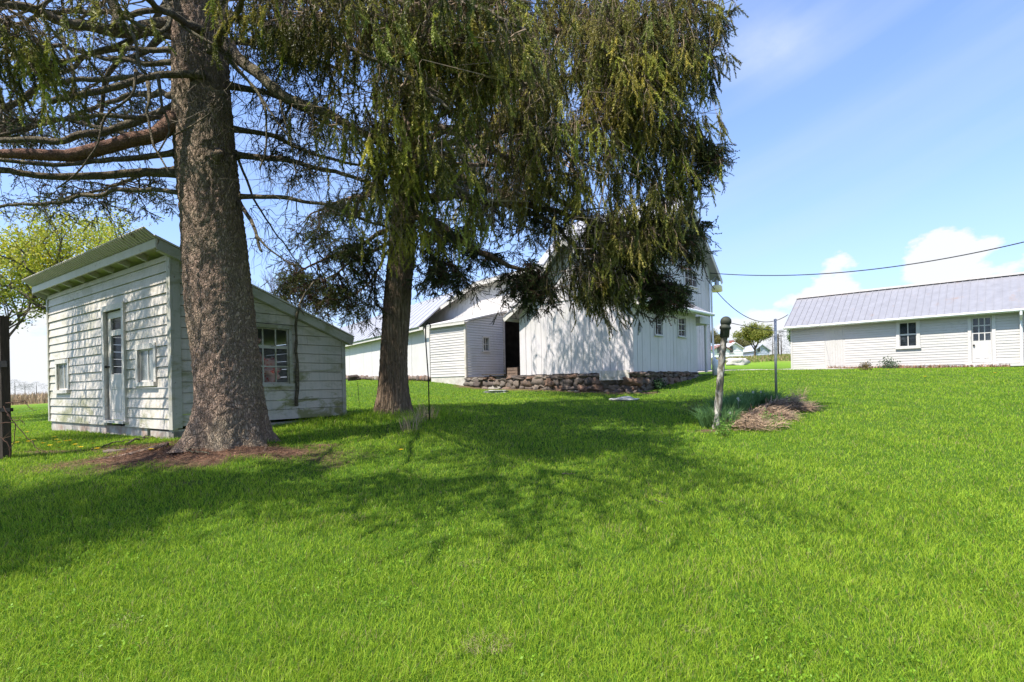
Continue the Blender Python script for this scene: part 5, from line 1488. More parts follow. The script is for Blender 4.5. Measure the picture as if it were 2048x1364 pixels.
# nodes on the right side far out
T2.finish_nodes()
hk = dict(n=70, rad=0.30)
blobs(T2, [
    (1110, 60, 150, 90, 8.6, 10.2, 42, 'spruce', dict(nst=20, hang=0.7)),
    (1275, 60, 130, 90, 8.3, 9.6, 36, 'spruce', dict(nst=20, hang=0.7)),
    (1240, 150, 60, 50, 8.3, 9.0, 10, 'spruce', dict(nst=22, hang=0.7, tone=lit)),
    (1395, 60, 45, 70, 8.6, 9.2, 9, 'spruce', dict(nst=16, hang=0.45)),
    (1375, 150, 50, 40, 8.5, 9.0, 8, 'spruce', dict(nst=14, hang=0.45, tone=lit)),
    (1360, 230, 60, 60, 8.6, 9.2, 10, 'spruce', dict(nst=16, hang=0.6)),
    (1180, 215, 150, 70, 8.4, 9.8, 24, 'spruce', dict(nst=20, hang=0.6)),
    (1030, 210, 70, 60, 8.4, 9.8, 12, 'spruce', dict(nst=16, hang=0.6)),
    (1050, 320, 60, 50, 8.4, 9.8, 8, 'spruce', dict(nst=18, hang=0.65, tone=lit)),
    (1220, 350, 100, 60, 8.5, 9.8, 13, 'spruce', dict(nst=18, hang=0.6)),
    (1320, 360, 60, 60, 8.6, 9.2, 12, 'spruce', dict(nst=18, hang=0.6)),
    (1180, 460, 60, 40, 8.6, 9.6, 7, 'spruce', dict(nst=20, hang=0.65)),
    (1210, 540, 40, 40, 8.8, 9.4, 7, 'spruce', dict(nst=18, hang=0.6)),
    (1290, 470, 60, 40, 8.8, 9.6, 9, 'spruce', dict(nst=14, hang=0.5)),
    (1100, 110, 190, 120, 9.8, 12.5, 28, 'hemlock', dict(n=60, rad=0.45)),
    (1310, 110, 100, 110, 9.4, 11.5, 24, 'hemlock', dict(n=60, rad=0.40)),
    (1415, 60, 40, 60, 8.9, 9.6, 10, 'hemlock', dict(n=50, rad=0.25)),
    (1180, 300, 170, 90, 9.6, 12.0, 30, 'hemlock', dict(n=60, rad=0.40)),
    (1420, 300, 40, 40, 8.7, 9.4, 9, 'hemlock', dict(n=50, rad=0.25)),
    (1400, 340, 50, 50, 8.9, 9.8, 10, 'hemlock', dict(n=60, rad=0.25)),
    (1350, 430, 60, 60, 9.0, 10.2, 18, 'hemlock', hk),
    (1270, 520, 60, 50, 9.0, 10.0, 16, 'hemlock', hk),
    (1330, 560, 40, 60, 9.0, 10.0, 12, 'hemlock', dict(n=60, rad=0.22)),
    (1130, 440, 120, 50, 9.4, 11.0, 18, 'hemlock', dict(n=50, rad=0.3)),
    (1060, 560, 40, 40, 9.8, 10.6, 9, 'hemlock', dict(n=60, rad=0.25)),
    (960, 540, 70, 30, 10.0, 11.0, 9, 'hemlock', dict(n=44, rad=0.25)),
    (880, 480, 50, 50, 10.2, 11.4, 9, 'hemlock', dict(n=50, rad=0.25)),
    (920, 420, 90, 50, 10.0, 11.6, 14, 'hemlock', dict(n=50, rad=0.25)),
    (960, 320, 120, 80, 10.0, 12.0, 16, 'hemlock', dict(n=50, rad=0.30)),
    (900, 180, 120, 120, 9.5, 12.0, 18, 'hemlock', dict(n=50, rad=0.35)),
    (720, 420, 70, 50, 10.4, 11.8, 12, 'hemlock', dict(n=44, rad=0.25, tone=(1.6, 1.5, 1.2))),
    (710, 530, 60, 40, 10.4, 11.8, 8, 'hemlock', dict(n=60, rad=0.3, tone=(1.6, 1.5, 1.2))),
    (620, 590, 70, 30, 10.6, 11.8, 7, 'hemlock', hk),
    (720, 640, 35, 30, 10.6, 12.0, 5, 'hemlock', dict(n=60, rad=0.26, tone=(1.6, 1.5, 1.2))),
    (610, 500, 50, 50, 10.6, 11.6, 8, 'hemlock', dict(n=30, rad=0.22)),
    (750, 580, 20, 60, 10.8, 11.6, 6, 'hemlock', hk),
    (870, 560, 30, 20, 10.2, 10.8, 3, 'hemlock', hk),
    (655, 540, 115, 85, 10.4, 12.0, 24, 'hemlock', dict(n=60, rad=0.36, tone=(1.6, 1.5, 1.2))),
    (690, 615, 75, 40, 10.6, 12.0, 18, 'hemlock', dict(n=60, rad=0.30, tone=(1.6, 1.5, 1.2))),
    (570, 590, 30, 25, 10.8, 11.6, 5, 'hemlock', dict(n=50, rad=0.22)),
    (640, 450, 60, 50, 10.6, 11.6, 8, 'hemlock', dict(n=40, rad=0.26)),
    (900, 560, 60, 45, 10.0, 11.2, 12, 'hemlock', dict(n=60, rad=0.30)),
    (1085, 590, 35, 30, 9.6, 10.4, 8, 'hemlock', dict(n=80, rad=0.22)),
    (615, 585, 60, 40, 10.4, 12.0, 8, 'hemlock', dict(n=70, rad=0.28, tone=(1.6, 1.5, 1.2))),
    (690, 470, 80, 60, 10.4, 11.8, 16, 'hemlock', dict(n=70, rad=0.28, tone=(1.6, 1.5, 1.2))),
    (890, 520, 60, 70, 10.2, 11.4, 18, 'hemlock', dict(n=90, rad=0.28)),
    (1050, 580, 50, 50, 9.6, 10.6, 12, 'hemlock', dict(n=90, rad=0.25)),
    (1000, 470, 90, 60, 10.0, 11.4, 18, 'hemlock', dict(n=80, rad=0.30)),
    (1350, 610, 40, 45, 9.0, 9.8, 9, 'hemlock', dict(n=90, rad=0.20)),
    (1220, 580, 45, 35, 8.8, 9.6, 5, 'spruce', dict(nst=20, hang=0.5)),
    (1340, 480, 70, 60, 8.9, 10.0, 16, 'hemlock', dict(n=80, rad=0.26)),
    (1310, 590, 55, 50, 9.0, 9.8, 14, 'hemlock', dict(n=90, rad=0.22)),
    (1180, 550, 60, 45, 8.8, 9.8, 6, 'spruce', dict(nst=20, hang=0.5)),
    (1280, 430, 90, 60, 8.6, 9.8, 14, 'spruce', dict(nst=18, hang=0.5)),
    (1130, 520, 70, 60, 8.8, 10.0, 16, 'dead', dict(n=10, L0=0.7, col=(0.24, 0.19, 0.14))),
    (1000, 300, 120, 120, 8.8, 10.0, 30, 'dead', dict(n=9, L0=0.8, col=(0.24, 0.19, 0.14))),
    (1200, 200, 150, 120, 8.3, 9.0, 22, 'dead', dict(n=9, L0=0.6, col=(0.26, 0.21, 0.15))),
    (950, 560, 70, 30, 9.8, 10.6, 8, 'dead', dict(n=9, L0=0.5)),
    (1300, 500, 80, 60, 8.8, 9.6, 12, 'dead', dict(n=8, L0=0.4)),
])
for k in range(120):
    h = rng.uniform(7.0, 8.8); a = rng.uniform(0, 6.28); Rr = 4.4 * (1 - (h - 6) / 6) * math.sqrt(rng.uniform(0.1, 1.0))
    p = np.array((b2.x + 0.3 + Rr * math.cos(a), b2.y + 0.8 + Rr * math.sin(a), h))
    if p[2] / p[1] < 0.82: continue
    T2.spruce(p, nst=14, hang=0.8, spread=0.6, protos=BIG, dens=0.4)
for (cx, cy, rx, ry) in [(980, 300, 120, 160)] * 75:     # back boughs
    T2.spruce(np.array(at(cx + rng.uniform(-rx, rx), cy + rng.uniform(-ry, ry), rng.uniform(14.4, 16.8))), nst=14, hang=0.7, spread=0.7, dens=0.5, scl=1.3)
for k in range(46):     # back of the crown, hidden from the front by the nearer boughs
    p = np.array((rng.uniform(-4.2, 0.6), rng.uniform(12.5, 15.8), rng.uniform(5.6, 8.5)))
    if p[2] / p[1] < 0.80: continue
    T2.spruce(p, nst=14, hang=0.8, spread=0.6, protos=BIG, dens=0.4)
T2.done()


# a second big spruce beyond the left edge of the view; its shade lies over the shed front and the near lawn
b3 = Vector((-9.1, 0.5, gt1(-9.1, 0.5) - 0.1))
t3r = thing('spruce_tree', b3, 'second spruce standing just outside the left edge, shading the lawn', 'tree')
tm = trunk_mesh([b3, b3 + Vector((0, 0, 4)), b3 + Vector((0, 0, 9)), b3 + Vector((0, 0, 13.5))], [0.36, 0.30, 0.17, 0.02], 40, 0.12, (0.5, 0.4), 1.1, 0.05, 0.01)
tm.build('trunk', M['bark1'], t3r, smooth=True); T3 = Tree(t3r)
for h in np.arange(1.2, 12.5, 0.4):
    for k in range(4):
        a = rng.uniform(0, 6.28); Rr = 4.4 * (1 - (h - 1) / 13) * rng.uniform(0.75, 1.1); c, s_ = math.cos(a), math.sin(a)
        T3.limb([(b3.x, b3.y, h), (b3.x + c * Rr * .5, b3.y + s_ * Rr * .5, h - .2), (b3.x + c * Rr, b3.y + s_ * Rr, h - .6)], .05, .01, None, world=True)
        q = T3.nodes[-1]; T3.tw.tube(q[::4], np.linspace(0.05, 0.012, len(q[::4])), 5, col=(0.12, 0.10, 0.08), cap=False)
T3.finish_nodes()
for k in range(230):
    h = rng.uniform(1.4, 12.5); a = rng.uniform(0, 6.28); Rr = 4.3 * (1 - (h - 1) / 13) * math.sqrt(rng.uniform(0.1, 1.0))
    T3.spruce(np.array((b3.x + Rr * math.cos(a), b3.y + Rr * math.sin(a), h)), nst=13, hang=0.8, spread=0.6, protos=BIG, dens=0.35)
T3.done()

# ================================================================== broadleaf trees
def leafproto(seed, n=7, size=0.06):
    r = np.random.default_rng(seed); V = []; T = []
    for i in range(n):
        c = r.normal(0, size * 1.1, 3); d = r.normal(0, 1, 3); d /= np.linalg.norm(d); e = np.cross(d, r.normal(0, 1, 3)); e /= np.linalg.norm(e)
        k = len(V); V += [c - d * size * .5, c + e * size * .32, c + d * size * .55, c - e * size * .32]; T += [(k, k + 1, k + 2), (k, k + 2, k + 3)]
    return np.array(V), np.array(T)


def broadleaf(name, base, H, spread, label, leafcol, nleaf, lsize, bark=(0.12, 0.10, 0.08), bare=0.0, depth=5, group=None, trunk_r=None, seed=1, droop=0.0, cat='tree', tlen=0.28, up=0.5):
    r = np.random.default_rng(seed); root = thing(name, base, label, cat, group); wood = MB(); tips = []
    tr = trunk_r or H * 0.028

    def grow(p, d, L_, rad, lev):
        n = 5; cur = [p]; dd = d.copy()
        for j in range(n):
            dd = dd + r.normal(0, 0.10, 3) + np.array((0, 0, 0.03 * up - droop * 0.05 * lev)); dd /= np.linalg.norm(dd); cur.append(cur[-1] + dd * L_ / n)
        wood.tube(cur, np.linspace(rad, rad * 0.62, n + 1), 7 if lev < 2 else (4 if lev < 4 else 3), col=bark, cap=False)
        if lev >= depth:
            tips.append(cur[-1]); tips.append(cur[3]); return
        if lev >= depth - 1: tips.append(cur[2]); tips.append(cur[4])
        k = r.integers(2, 4) if lev else 4
        for i in range(k):
            a = r.uniform(0, 6.28); q = np.array((math.cos(a), math.sin(a), 0)) * spread; nd = dd * (1 if lev else 1.0) + q * r.uniform(0.5, 1.0) + np.array((0, 0, up * 0.3)); nd /= np.linalg.norm(nd)
            grow(cur[r.integers(3, 6)], nd, L_ * r.uniform(0.66, 0.86), rad * 0.58, lev + 1)
    grow(np.array(base, float), np.array((0.03, 0, 1.0)), H * tlen, tr, 0)
    wood.build('trunk', M['twig'], root)
    tips = np.array(tips)
    if nleaf:
        fo = MB(); pr_ = [leafproto(seed * 7 + i, size=lsize) for i in range(3)]
        ii = r.integers(0, len(tips), nleaf); PP = tips[ii] + r.normal(0, H * 0.028, (nleaf, 3)); DD = r.normal(0, 1, (nleaf, 3)); DD /= np.linalg.norm(DD, axis=1)[:, None]
        cc = np.array(leafcol)[None] * r.uniform(0.6, 1.4, (nleaf, 1)) * np.stack([r.uniform(.85, 1.2, nleaf), np.ones(nleaf), np.ones(nleaf)], -1); w = r.integers(0, 3, nleaf)
        for k in range(3):
            q = w == k; scatter(fo, pr_[k], PP[q], DD[q], r.uniform(0.7, 1.4, q.sum()), cc[q])
        c_ = fo.build('crown', M['leaf'], root); c_['kind'] = 'stuff'
    return root


mp = at(190, 700, 19.0); mp.z = gz(mp.x, mp.y) - 0.1
broadleaf('maple_tree', mp, 9.6, 1.3, 'maple with yellow-green spring leaves behind the left shed', (0.38, 0.40, 0.035), 3900, 0.075, depth=5, seed=5, trunk_r=0.22)
mp2 = at(-60, 700, 17.0); mp2.z = gz(mp2.x, mp2.y) - 0.1
broadleaf('maple_tree', mp2, 7.0, 0.95, 'half-leafed tree with dark knobbly limbs at the far left edge behind the post', (0.22, 0.27, 0.035), 1500, 0.08, depth=5, seed=12, trunk_r=0.2)
bp = at(545, 700, 17.5); bp.z = gz(bp.x, bp.y) - 0.1
broadleaf('bare_tree', bp, 5.6, 0.75, 'small leafless tree behind the left shed, between the two trunks', None, 0, 0, bark=(0.16, 0.12, 0.12), depth=6, seed=8, trunk_r=0.10, tlen=0.26, up=0.9)


# far conifers
def conifer(base, H, rad, label, col=(0.025, 0.05, 0.02), n=500, group=None, seed=0, loose=False):
    r = np.random.default_rng(seed); root = thing('conifer_tree', base, label, 'tree', group)
    mb = MB(); mb.tube([base, (base[0], base[1], base[2] + H)], [H * 0.025, 0.02], 7, col=(0.07, 0.05, 0.04)); mb.build('trunk', M['twig'], root)
    fo = MB(); t = r.uniform(0.12, 1, n) if not loose else np.clip(r.normal(0.72, 0.16, n), 0.3, 1); a = r.uniform(0, 6.28, n)
    rr = rad * (1.05 - t) * np.sqrt(r.uniform(0.1, 1, n)) if not loose else rad * np.sin(np.clip((t - 0.25) / 0.78, 0, 1) * 3.1) * np.sqrt(r.uniform(0.05, 1, n))
    PP = np.stack([base[0] + rr * np.cos(a), base[1] + rr * np.sin(a), base[2] + H * t], -1); DD = np.stack([np.cos(a), np.sin(a), r.normal(-.1, .35, n)], -1); DD /= np.linalg.norm(DD, axis=1)[:, None]
    cc = np.array(col)[None] * r.uniform(.6, 1.5, (n, 1)); scatter(fo, BIG[0], PP, DD, np.full(n, H * 0.17), cc)
    c_ = fo.build('crown', M['needle'], root); c_['kind'] = 'stuff'


for k, (px, py, h, rd, lb) in enumerate(((30, 786, 5.6, 2.2, 'first dark pine from the gate post, on the far left skyline'), (50, 786, 5.0, 2.0, 'middle dark pine of the three on the far left skyline'), (73, 786, 4.4, 2.2, 'dark pine nearest the white shed on the far left skyline'))):
    Y = 118; p = at(px, 786, Y); p.z = gz(p.x, p.y); h = at(px, py - (26, 22, 22)[k], Y).z - p.z
    conifer((p.x, p.y, p.z), h, rd, lb, (0.03, 0.055, 0.03), 420, 'pines on the left skyline', k, True)
for k, (px, dy, lb) in enumerate(((1546, 30, 'small dark spruce at the pole beyond the drive'), (1563, 40, 'taller reddish-dark spruce beside the far pole'), (1556, 26, 'low dark spruce between the two others beyond the drive'))):
    Y = 75 + k; p = at(px, 720, Y); p.z = gz(p.x, p.y); conifer((p.x, p.y, p.z), dy * Y / F + 0.8, 1.7, lb, ((0.05, 0.05, 0.03), (0.03, 0.045, 0.03), (0.06, 0.04, 0.03))[k], 420, 'spruces beyond the drive', 10 + k)
for k, (px, Y, h, sp, col, nl, lb) in enumerate(((1509, 80, 6.4, 0.85, (0.24, 0.26, 0.05), 1700, 'round yellow-green tree beyond the drive, left of the steel pole'),
                                              (1446, 112, 7.6, 0.9, (0.20, 0.18, 0.06), 1700, 'brownish budding tree behind the far white house'),
                                              (1478, 105, 5.6, 0.9, (0.17, 0.16, 0.06), 800, 'thin budding tree right of the far white house'),
                                              (1584, 90, 5.0, 0.8, (0.09, 0.16, 0.03), 900, 'green tree half hidden by the corner of the long shed'))):
    p = at(px, 720, Y); p.z = gz(p.x, p.y) - 0.1; broadleaf('field_tree', p, h, sp, lb, col, nl, 0.16, depth=4, seed=30 + k, group='trees beyond the drive')


# far houses
def house(px, w, d, h, rise, Y, label, roofc, chim=False, yaw=0.3, wallc=(0.72, 0.72, 0.72)):
    p = at(px, 716, Y); p.z = gz(p.x, p.y); c, s = math.cos(yaw), math.sin(yaw); D = np.array((c, s)); root = thing('farm_house', (p.x, p.y, p.z), label, 'house')
    Wf = Wall((p.x, p.y), D); p0 = np.array((p.x, p.y)); Dn = np.array((-s, c))
    ws = [(w * 0.22, w * 0.40, p.z + 0.9, p.z + 2.0)]
    mb = MB(); pe_ = [line_plane((0, p.z + h), (w / 2, p.z + h + rise)), line_plane((w / 2, p.z + h + rise), (w, p.z + h))]
    lap(mb, Wf, 0, w, p.z - 0.5, p.z + h + rise, pe_, ws, 0.4, 0.03, False)
    lap(mb, Wall(p0 + D * w, Dn), 0, d, p.z - 0.5, p.z + h, [], [], 0.4, 0.03, False); lap(mb, Wall(p0 + Dn * d, -Dn), 0, d, p.z - 0.5, p.z + h, [], [], 0.4, 0.03, False)
    mb.build('wall', simple('far_house_paint', wallc, 0.7, 0.05, 2), root)
    window(Wf, *ws[0], 2, 2, root, M['paint_clean'], M['glass'], 0.1)
    mb = MB()
    for sg in (0, 1):
        q0 = p0 + D * (w + 0.3 if sg else -0.3); q1 = p0 + D * w / 2; f = Dn * -0.3; g_ = Dn * (d + 0.3)
        slab(mb, (*(q0 + f), p.z + h - 0.15), (*(q0 + g_), p.z + h - 0.15), (*(q1 + g_), p.z + h + rise + .1), (*(q1 + f), p.z + h + rise + .1), 0.12)
    rf = mb.build('roof', simple('far_roof', roofc, 0.8, 0.15, 2), root)
    if chim:
        mb = MB(); q = p0 + D * w * 0.5 + Dn * 0.9; mb.box((q[0] - .3, q[1] - .3, p.z + h + rise * .3), (.6, 0, 0), (0, .6, 0), (0, 0, rise * 0.7 + 0.45)); mb.build('chimney', simple('red_brick', (0.30, 0.11, 0.08), 0.9, 0.2, 4), rf)


house(1453, 3.0, 7, 1.7, 0.9, 92, 'small white house with a red-brick chimney beyond the drive', (0.55, 0.55, 0.56), True, 0.15)
house(1428, 2.6, 5, 1.7, 0.6, 90, 'low white building with a brown roof beside the far white house', (0.20, 0.10, 0.08), False, 0.1)
house(1508, 2.9, 5, 1.2, 1.0, 98, 'pale blue-grey gabled cottage half hidden by the far round tree', (0.36, 0.38, 0.44), False, 0.1, (0.42, 0.45, 0.55))
p = at(1557, 716, 96); p.z = gz(p.x, p.y); up_ = thing('utility_pole', p, 'distant wooden utility pole above the far spruces', 'utility pole')
mb = MB(); zt_ = at(1557, 668, 96).z; mb.tube([p, (p.x, p.y, zt_)], [0.14, 0.10], 8); mb.build('pole', M['dark_wood'], up_)
mb = MB(); mb.beam((p.x - 0.8, p.y, zt_ - 0.35), (p.x + 0.8, p.y, zt_ - 0.35), 0.12, 0.12); mb.build('crossarm', M['dark_wood'], up_)
q = ghit(1475, 731); mb = MB(); mb.blob((q.x, q.y, q.z + 0.18), (0.85, 0.45, 0.42), 16, 10, 0.35, seed=77)
tag(mb.build('boulder', simple('pale_boulder', (0.48, 0.44, 0.40), 0.95, 0.2, 3, 0, 0.5), base=q, smooth=True), 'pale boulder in the rough grass beyond the drive', 'rock')


# ================================================================== small stones, plants, dandelions
def rock(px, py, r, label, m=None, seed=0, dz=0.02, p=0.8):
    q = ghit(px, py); mb = MB(); mb.blob((q.x, q.y, q.z + dz), r, 16, 10, 0.35, seed=seed, p=p)
    return tag(mb.build('stone', m or M['concrete'], base=q, smooth=True), label, 'stone')


flat = simple('flat_grey_stone', (0.36, 0.35, 0.32), 0.95, 0.2, 8, 0, 0.4)
rock(992, 785, (0.36, 0.22, 0.05), 'flat grey stone in the grass below the stone wall', flat, 1)
rock(1250, 801, (0.34, 0.2, 0.06), 'flat pale stone in the grass under the hatch board corner', flat, 2)
rock(876, 762, (0.26, 0.15, 0.16), 'orange-red stone at the foot of the lean-to wall', simple('orange_stone', (0.42, 0.19, 0.09), 0.95, 0.2, 8, 0, 0.4), 3, 0.08)
rock(896, 764, (0.16, 0.12, 0.12), 'white broken stone right of the orange one', simple('white_stone', (0.6, 0.58, 0.54), 0.95, 0.2, 8, 0, 0.4), 4, 0.06)
rock(707, 761, (0.30, 0.2, 0.20), 'dark brown rock at the foot of the long stable', simple('dark_rock', (0.05, 0.035, 0.028), 0.95, 0.3, 8, 0, 0.4), 5, 0.08)
rock(240, 906, (0.20, 0.12, 0.035), 'flat reddish stone by the shed doorway', M['stone'], 6)
# fallen sticks
for k, (x0, y0, x1, y1, w, lb) in enumerate(((190, 900, 300, 880, 0.012, 'long thin fallen branch on the grass left of the big trunk'), (340, 915, 418, 921, 0.016, 'fallen stick on the needle litter in front of the big trunk'),
                                      (255, 891, 330, 872, 0.017, 'thick crooked fallen branch beside the shed doorstep'), (1124, 958, 1150, 956, 0.006, 'tiny pale twig on the lawn in the middle'), (1310, 1012, 1335, 1022, 0.005, 'tiny brown twig on the lawn right of the middle'))):
    a = ghit(x0, y0); b = ghit(x1, y1); n = 14; pts = []
    for i in range(n):
        t = i / (n - 1); p = a.lerp(b, t); p.z = gt1(p.x, p.y) + w + 0.012 + (0.03 if k > 2 else 0.01); pts.append(p + Vector(rng.normal(0, w * 0.8, 3)))
    mb = MB(); mb.tube(pts, np.linspace(w, w * 0.4, n), 7)
    if w > 0.012: mb.tube([pts[6], pts[6] + Vector((0.1, -0.1, 0.04)), pts[6] + Vector((0.24, -0.14, 0.03))], [w * .6, w * .4, w * .2], 6)
    tag(mb.build('fallen_stick', M['limb1'], base=a, smooth=True), lb, 'stick')


def blade_mesh(mb, X, Yy, Z, H, Wd, col, lean, tip=0.5, az=None):
    n = len(X); a = rng.uniform(0, 6.283, n) if az is None else az; ca, sa = np.cos(a), np.sin(a)
    fa = rng.uniform(0, 6.283, n); fx, fy = np.cos(fa) * Wd / 2, np.sin(fa) * Wd / 2
    B0 = np.stack([X, Yy, Z], -1)
    m_ = B0 + np.stack([ca * lean * H * 0.35, sa * lean * H * 0.35, H * 0.55], -1)
    t_ = B0 + np.stack([ca * lean * H * 1.1, sa * lean * H * 1.1, H * (1 - 0.35 * lean ** 2)], -1)
    f = np.stack([fx, fy, np.zeros(n)], -1)
    V = np.stack([B0 - f, B0 + f, m_ - f * 0.8, m_ + f * 0.8, t_], 1).reshape(-1, 3)
    k = (np.arange(n) * 5)[:, None]
    T = np.concatenate([k + np.array((0, 1, 3)), k + np.array((0, 3, 2)), k + np.array((2, 3, 4))], 0)
    C_ = np.repeat(col, 5, 0); mb.add(V, T, C_)


# lawn
NB = 850000
u = rng.uniform(-1.22, 1.22, NB); Yb = np.exp(rng.uniform(math.log(1.7), math.log(30), NB)); Xb = u * Yb
keep = rng.random(NB) > soilmask(Xb, Yb) * 1.02


def inside(x, y, p0, da, la, db, lb):
    a = (x - p0[0]) * da[0] + (y - p0[1]) * da[1]; b = (x - p0[0]) * db[0] + (y - p0[1]) * db[1]
    return (a > 0) & (a < la) & (b > 0) & (b < lb)


keep &= ~inside(Xb, Yb, (CX, CY), dL, LEN, dR, DEP)
keep &= ~inside(Xb, Yb, B + d1v * 0.08 - d2v * 0.08, -d1v, 7.4, d2v, 9)
keep &= ~inside(Xb, Yb, T0 + d2v * 2, d2v, 6.4, -d1v, 6); keep &= ~inside(Xb, Yb, F0, dF, FL, nF, FD)
keep &= ~inside(Xb, Yb, W0, dW, WL, nW, 6); keep &= ((Xb - TREE1[0]) ** 2 + (Yb - TREE1[1]) ** 2) > 0.5 ** 2
keep &= ~((Yb > 22.8 + (Xb - 6.5) * 0.416) & (Yb < 26.0 + (Xb - 6.5) * 0.416) & (Xb > 5.5) & (Xb < 19))
Xb = Xb[keep]; Yb = Yb[keep]; n = len(Xb)
Zb = gtop(Xb, Yb) - 0.006
pat = fbm(Xb, Yb, 1.6, 21); pat2 = fbm(Xb, Yb, 0.35, 31); pat3 = fbm(Xb, Yb, 6.0, 41)
Hb = (0.024 + 0.036 * rng.random(n) ** 1.3) * (0.65 + 0.8 * pat2) * (0.8 + 0.5 * pat)
tall = np.exp(-((Xb + 3.3) ** 2 / 1.2 + (Yb - 10.2) ** 2 / 1.5)) + np.exp(-((Xb - b2.x - .5) ** 2 / 1.0 + (Yb - b2.y + 0.6) ** 2 / 0.8)) + 0.9 * np.exp(-((Xb - MOUND.x + .5) ** 2 / 0.7 + (Yb - MOUND.y + 0.3) ** 2 / 0.3))
Hb *= 1 + 1.3 * np.clip(tall, 0, 1)
Wb = 0.0030 * (np.maximum(Yb, 2.2) / 3.0) ** 0.75 * rng.uniform(0.7, 1.3, n)
colb = np.empty((n, 3)); g1 = np.array((0.235, 0.400, 0.020)); g2 = np.array((0.370, 0.480, 0.040)); g3 = np.array((0.095, 0.230, 0.012))
mixv = np.clip((pat3 * 0.6 + pat * 0.5 + rng.normal(0, .18, n)), 0, 1)[:, None]
colb = g1 * (1 - mixv) + g2 * mixv
dk = (rng.random(n) < 0.22); colb[dk] = g3 * rng.uniform(0.8, 1.3, (dk.sum(), 1))
straw = rng.random(n) < (0.05 + 0.16 * np.clip(pat2 - 0.62, 0, 1) * 4); colb[straw] = np.array((0.34, 0.29, 0.12)) * rng.uniform(0.7, 1.2, (straw.sum(), 1))
colb *= rng.uniform(0.82, 1.18, (n, 1))
gr = MB(); wind = fbm(Xb, Yb, 0.45, 51) * 14.0
blade_mesh(gr, Xb, Yb, Zb, Hb, Wb, colb, rng.uniform(0.15, 0.95, n), az=wind + rng.normal(0, 1.7, n))
grass = gr.build('grass', M['blade']); tag(grass, 'short bright green spring lawn grass sloping up to the sheds', 'grass', kind='stuff')

# clover and small broad-leaved weeds in the turf
n = 5200; u = rng.uniform(-1.15, 1.15, n); Yq = np.exp(rng.uniform(math.log(1.8), math.log(9), n)); Xq = u * Yq; k = (fbm(Xq, Yq, 0.7, 61) > 0.56) & (soilmask(Xq, Yq) < 0.3); Xq = Xq[k]; Yq = Yq[k]; n = len(Xq)
mb = MB(); Pq = np.stack([Xq, Yq, gtop(Xq, Yq) + 0.030], -1); Dq = rng.normal(0, 1, (n, 3)); Dq[:, 2] *= 0.3; Dq /= np.linalg.norm(Dq, axis=1)[:, None]
scatter(mb, leafproto(301, 7, 0.016), Pq, Dq, rng.uniform(0.7, 1.3, n), np.array((0.17, 0.30, 0.02))[None] * rng.uniform(.7, 1.5, (n, 1)))
tag(mb.build('clover', M['leaf']), 'patches of small round clover leaves in the near lawn', 'clover', kind='stuff')

# needle litter under the big tree
n = 16000; X = TREE1[0] + rng.normal(0, 1.1, n); Yv = 7.0 + rng.normal(0, 0.55, n); k = soilmask(X, Yv) > rng.random(n); X = X[k]; Yv = Yv[k]; n = len(X)
mb = MB(); a = rng.uniform(0, 6.28, n); L_ = rng.uniform(0.015, 0.05, n); Z = gtop(X, Yv) + 0.012 + 0.02 * rng.random(n)
V = np.stack([np.stack([X, Yv, Z], -1), np.stack([X + np.cos(a) * L_, Yv + np.sin(a) * L_, Z + rng.normal(0, .006, n)], -1), np.stack([X + np.cos(a) * L_ * .5 + np.sin(a) * .004, Yv + np.sin(a) * L_ * .5 - np.cos(a) * .004, Z + .003], -1)], 1).reshape(-1, 3)
mb.add(V, np.arange(3 * n).reshape(-1, 3), np.repeat(np.array((0.27, 0.145, 0.085))[None] * rng.uniform(.4, 1.4, (n, 1)), 3, 0))
tag(mb.build('needle_litter', M['straw']), 'reddish brown fallen needles round the foot of the big trunk', 'needle litter', kind='stuff')


# flower bed: daffodil clumps, dry stalk heap
THATCH = ((972, 1296, 'pale tuft of dead grass in the near lawn, bottom middle'), (940, 1134, 'tiny tan dead grass spot in the middle of the near lawn'), (250, 1250, 'small tan dead grass spot in the near lawn, bottom left'), (1390, 1262, 'pale dead grass spot in the near lawn, bottom right'))
def tuft(name, cx, cy, rx, ry, n, h, wd, col, label, cat, kind=None, lean=(0.1, 0.9), group=None, mat='blade', var=0.35):
    a = rng.uniform(0, 6.28, n); r = np.sqrt(rng.random(n)); X = cx + rx * r * np.cos(a); Y_ = cy + ry * r * np.sin(a)
    mb = MB(); hh = h * rng.uniform(0.5, 1.1, n); cc = np.array(col)[None] * rng.uniform(1 - var, 1 + var, (n, 1))
    blade_mesh(mb, X, Y_, gtop(X, Y_) - 0.01, hh, np.full(n, wd), cc, rng.uniform(lean[0], lean[1], n), az=np.arctan2(Y_ - cy, X - cx) + rng.normal(0, .8, n))
    o = mb.build(name, M[mat], base=(cx, cy, gt1(cx, cy))); tag(o, label, cat, group, kind); return o


